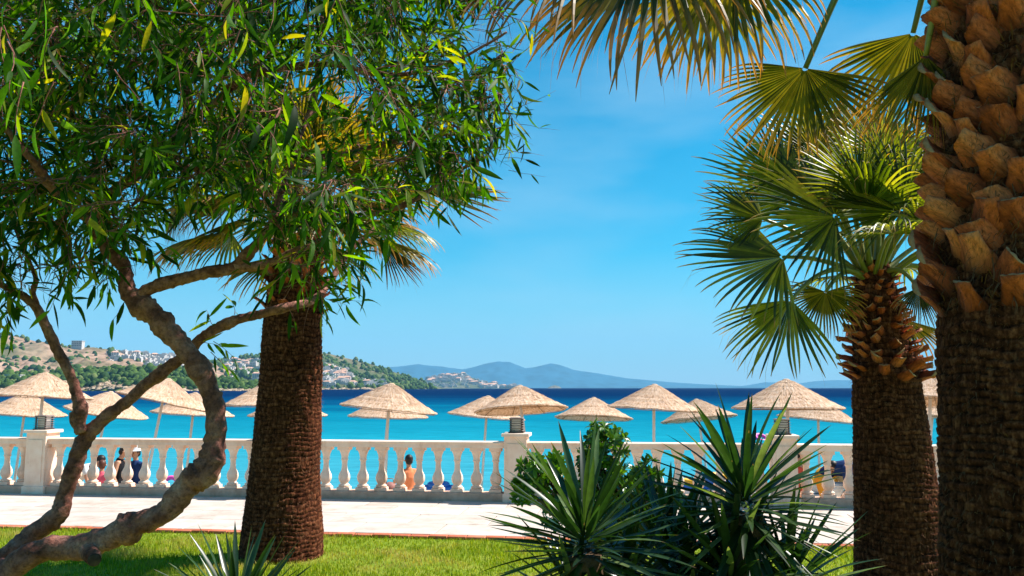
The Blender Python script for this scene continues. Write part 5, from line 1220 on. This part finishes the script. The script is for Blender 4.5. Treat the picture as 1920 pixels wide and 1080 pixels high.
person(Vector((p.x + .10, 17.0 + .25, BZ)), H_, rd(215), 'person in a navy top bending down over a white basket beside the right palm', bend2, (navy, .6), (yellow, 'shorts'), brown_hair)
p = P(1598, 853, 17.3)
person(Vector((p.x, 17.3, BZ)), hgt_at(1598, 838, 17.3), rd(120), 'person in cream top and yellow shorts mostly hidden by the right palm trunk', bendj, (cream, .5), (yellow, 'shorts'))
# ------------------------------------------------------------------ beach things
def mat_simple(n, c): return plain(n, c, .45, .4)
bl = mat_simple('blue_plastic', (.02, .16, .60)); yl = mat_simple('yellow_plastic', (.85, .45, .03)); pk = mat_simple('pink_plastic', (.85, .10, .45)); wh = mat_simple('white_plastic', (.75, .75, .75))
def torus(mb, c, R, r, n=28, k=10, m=0):
    v = []; f = []
    for i in range(n):
        a = 2 * PI * i / n
        for j in range(k):
            b = 2 * PI * j / k; q = R + r * math.cos(b); v.append((c[0] + q * math.cos(a), c[1] + q * math.sin(a), c[2] + r * math.sin(b)))
    for i in range(n):
        for j in range(k): f.append((i * k + j, ((i + 1) % n) * k + j, ((i + 1) % n) * k + (j + 1) % k, i * k + (j + 1) % k))
    mb.add(v, f, 0, m)
def swim_ring(px, py, d, R, m, label, z=None, tilt=(0, 0)):
    p = P(px, py, d); t = empty('swim_ring', p, label, 'swim ring'); mb = MB(); torus(mb, (0, 0, 0), R, R * .32); o = mb.local('ring', m, t, rot=(tilt[0], tilt[1], 0))
    mb = MB(); mb.lathe([(.012, 0), (.012, .03), (.018, .03), (.018, .045)], 8); v_ = mb.local('valve', wh, t); v_.location = (R, 0, R * .30)
pW = G(1427, 821, SEA_Z + .1); swim_ring(1427, 821, pW.y, .34, pk, 'pink swim ring floating out on the water left of the right lamp', tilt=(.5, .2))
pW = G(319, 908, SEA_Z + .12); swim_ring(319, 908, pW.y, .22, pk, 'pink swim ring at the water edge behind the left balusters', tilt=(1.1, 0))
def table_toys(px, py, d, ms, label):
    p = P(px, py, d); t = empty('beach_toy_boat', p, label, 'inflatable')
    mb = MB(); v = []; n = 24
    for j, (k, z) in enumerate(((.55, -.12), (.9, -.06), (1., .04), (.9, .10), (.7, .07), (.6, -.04))):
        for i in range(n):
            a = 2 * PI * i / n; v.append((.42 * k * math.cos(a) * (1 + .12 * math.cos(a)), .22 * k * math.sin(a), z + .05 * abs(math.cos(a))))
    f = [(j * n + i, j * n + (i + 1) % n, (j + 1) * n + (i + 1) % n, (j + 1) * n + i) for j in range(5) for i in range(n)] + [tuple(range(n - 1, -1, -1)), tuple(5 * n + i for i in range(n))]
    mb.add(v, f); mb.local('hull', ms[0], t)
    mb = MB(); torus(mb, (0, 0, .15), .20, .07); mb.local('tube', ms[1], t)
# these lie on a low table of beach toys at the back of the wall
table_toys(1350, 905, 19.5, (bl, yl), 'blue inflatable boat with a yellow tube seen through the yucca leaves')
table_toys(1300, 916, 19.5, (bl, yl), 'smaller blue and yellow inflatable at the left of the tall yucca')
table_toys(1535, 914, 19.0, (wh, yl), 'white inflatable with a yellow tube beside the bending person')
table_toys(822, 921, 20.5, (bl, bl), 'flat blue inflatable at the foot of the central balusters')
# each of them is carried by a sunbed
def sunbed(x, y, ztop, label, L_=1.9):
    t = empty('sunbed', (x, y, BZ), label, 'sunbed', 'white sunbeds behind the balustrade'); h = ztop - BZ
    mb = MB(); mb.box(-L_ / 2, L_ / 2, -.32, .32, h - .05, h); mb.local('mattress', wh, t, smooth=False)
    mb = MB(); mb.box(-L_ / 2 - .03, L_ / 2 + .03, -.34, .34, h - .10, h - .052); mb.local('frame', M['white_pole'], t, smooth=False)
    for sx in (-1, 1):
        for sy in (-1, 1):
            mb = MB(); mb.box(-.025, .025, -.025, .025, 0, h - .101); mb.local('leg', M['white_pole'], t, (sx * (L_ / 2 - .1), sy * .28, 0), smooth=False)
for px, py, d, lb in ((1325, 905, 19.5, 'white sunbed under the two blue and yellow inflatables'), (1535, 914, 19.0, 'white sunbed under the white and yellow inflatable'), (822, 921, 20.5, 'white sunbed under the flat blue inflatable')):
    q = P(px, py, d); sunbed(q.x, d, q.z - .125, lb)
# white basket, brown bag
q = P(1570, 922, 16.9); t = empty('basket', (q.x - .02, 16.95, BZ), 'white slatted basket stand under the bending person', 'basket')
hb = P(1570, 905, 16.95).z - BZ
mb = MB(); mb.lathe([(.09, .0), (.11, hb * .4), (.13, hb - .22), (.20, hb), (.185, hb), (.12, hb - .20)], 20, cap=False); mb.local('bowl', wh, t)
for k in range(3):
    mb = MB(); torus(mb, (0, 0, 0), .145 + .02 * k, .01, 24, 6); mb.local('band', wh, t, (0, 0, hb - .17 + k * .06))
q = P(731, 915, 18); t = empty('beach_bag', (q.x, 18, q.z - .13), 'round reddish brown bag on a chair left of the person in orange', 'bag')
mb = MB(); mb.lathe([(.05, 0), (.12, .03), (.15, .10), (.145, .17), (.10, .23), (.04, .25)], 18); mb.local('bag_body', plain('brown_leather', (.34, .15, .13)), t)
mb = MB(); mb.tube([(-.08, 0, .23), (-.06, 0, .32), (.06, 0, .32), (.08, 0, .23)], .010, 6); mb.local('strap', M['wood'], t)
t2 = empty('beach_chair', (q.x, 18, BZ), 'low white beach chair behind the balusters carrying a brown bag', 'chair'); zc = q.z - .13 - BZ
mb = MB(); mb.box(-.25, .25, -.22, .22, zc - .04, zc - .002); mb.local('seat', wh, t2, smooth=False)
for sx in (-1, 1):
    for sy in (-1, 1):
        mb = MB(); mb.box(-.02, .02, -.02, .02, 0, zc - .041); mb.local('leg', wh, t2, (sx * .22, sy * .19, 0), smooth=False)
mb = MB(); mb.box(-.25, .25, .20, .23, zc, zc + .04); mb.local('backrest', wh, t2, smooth=False)
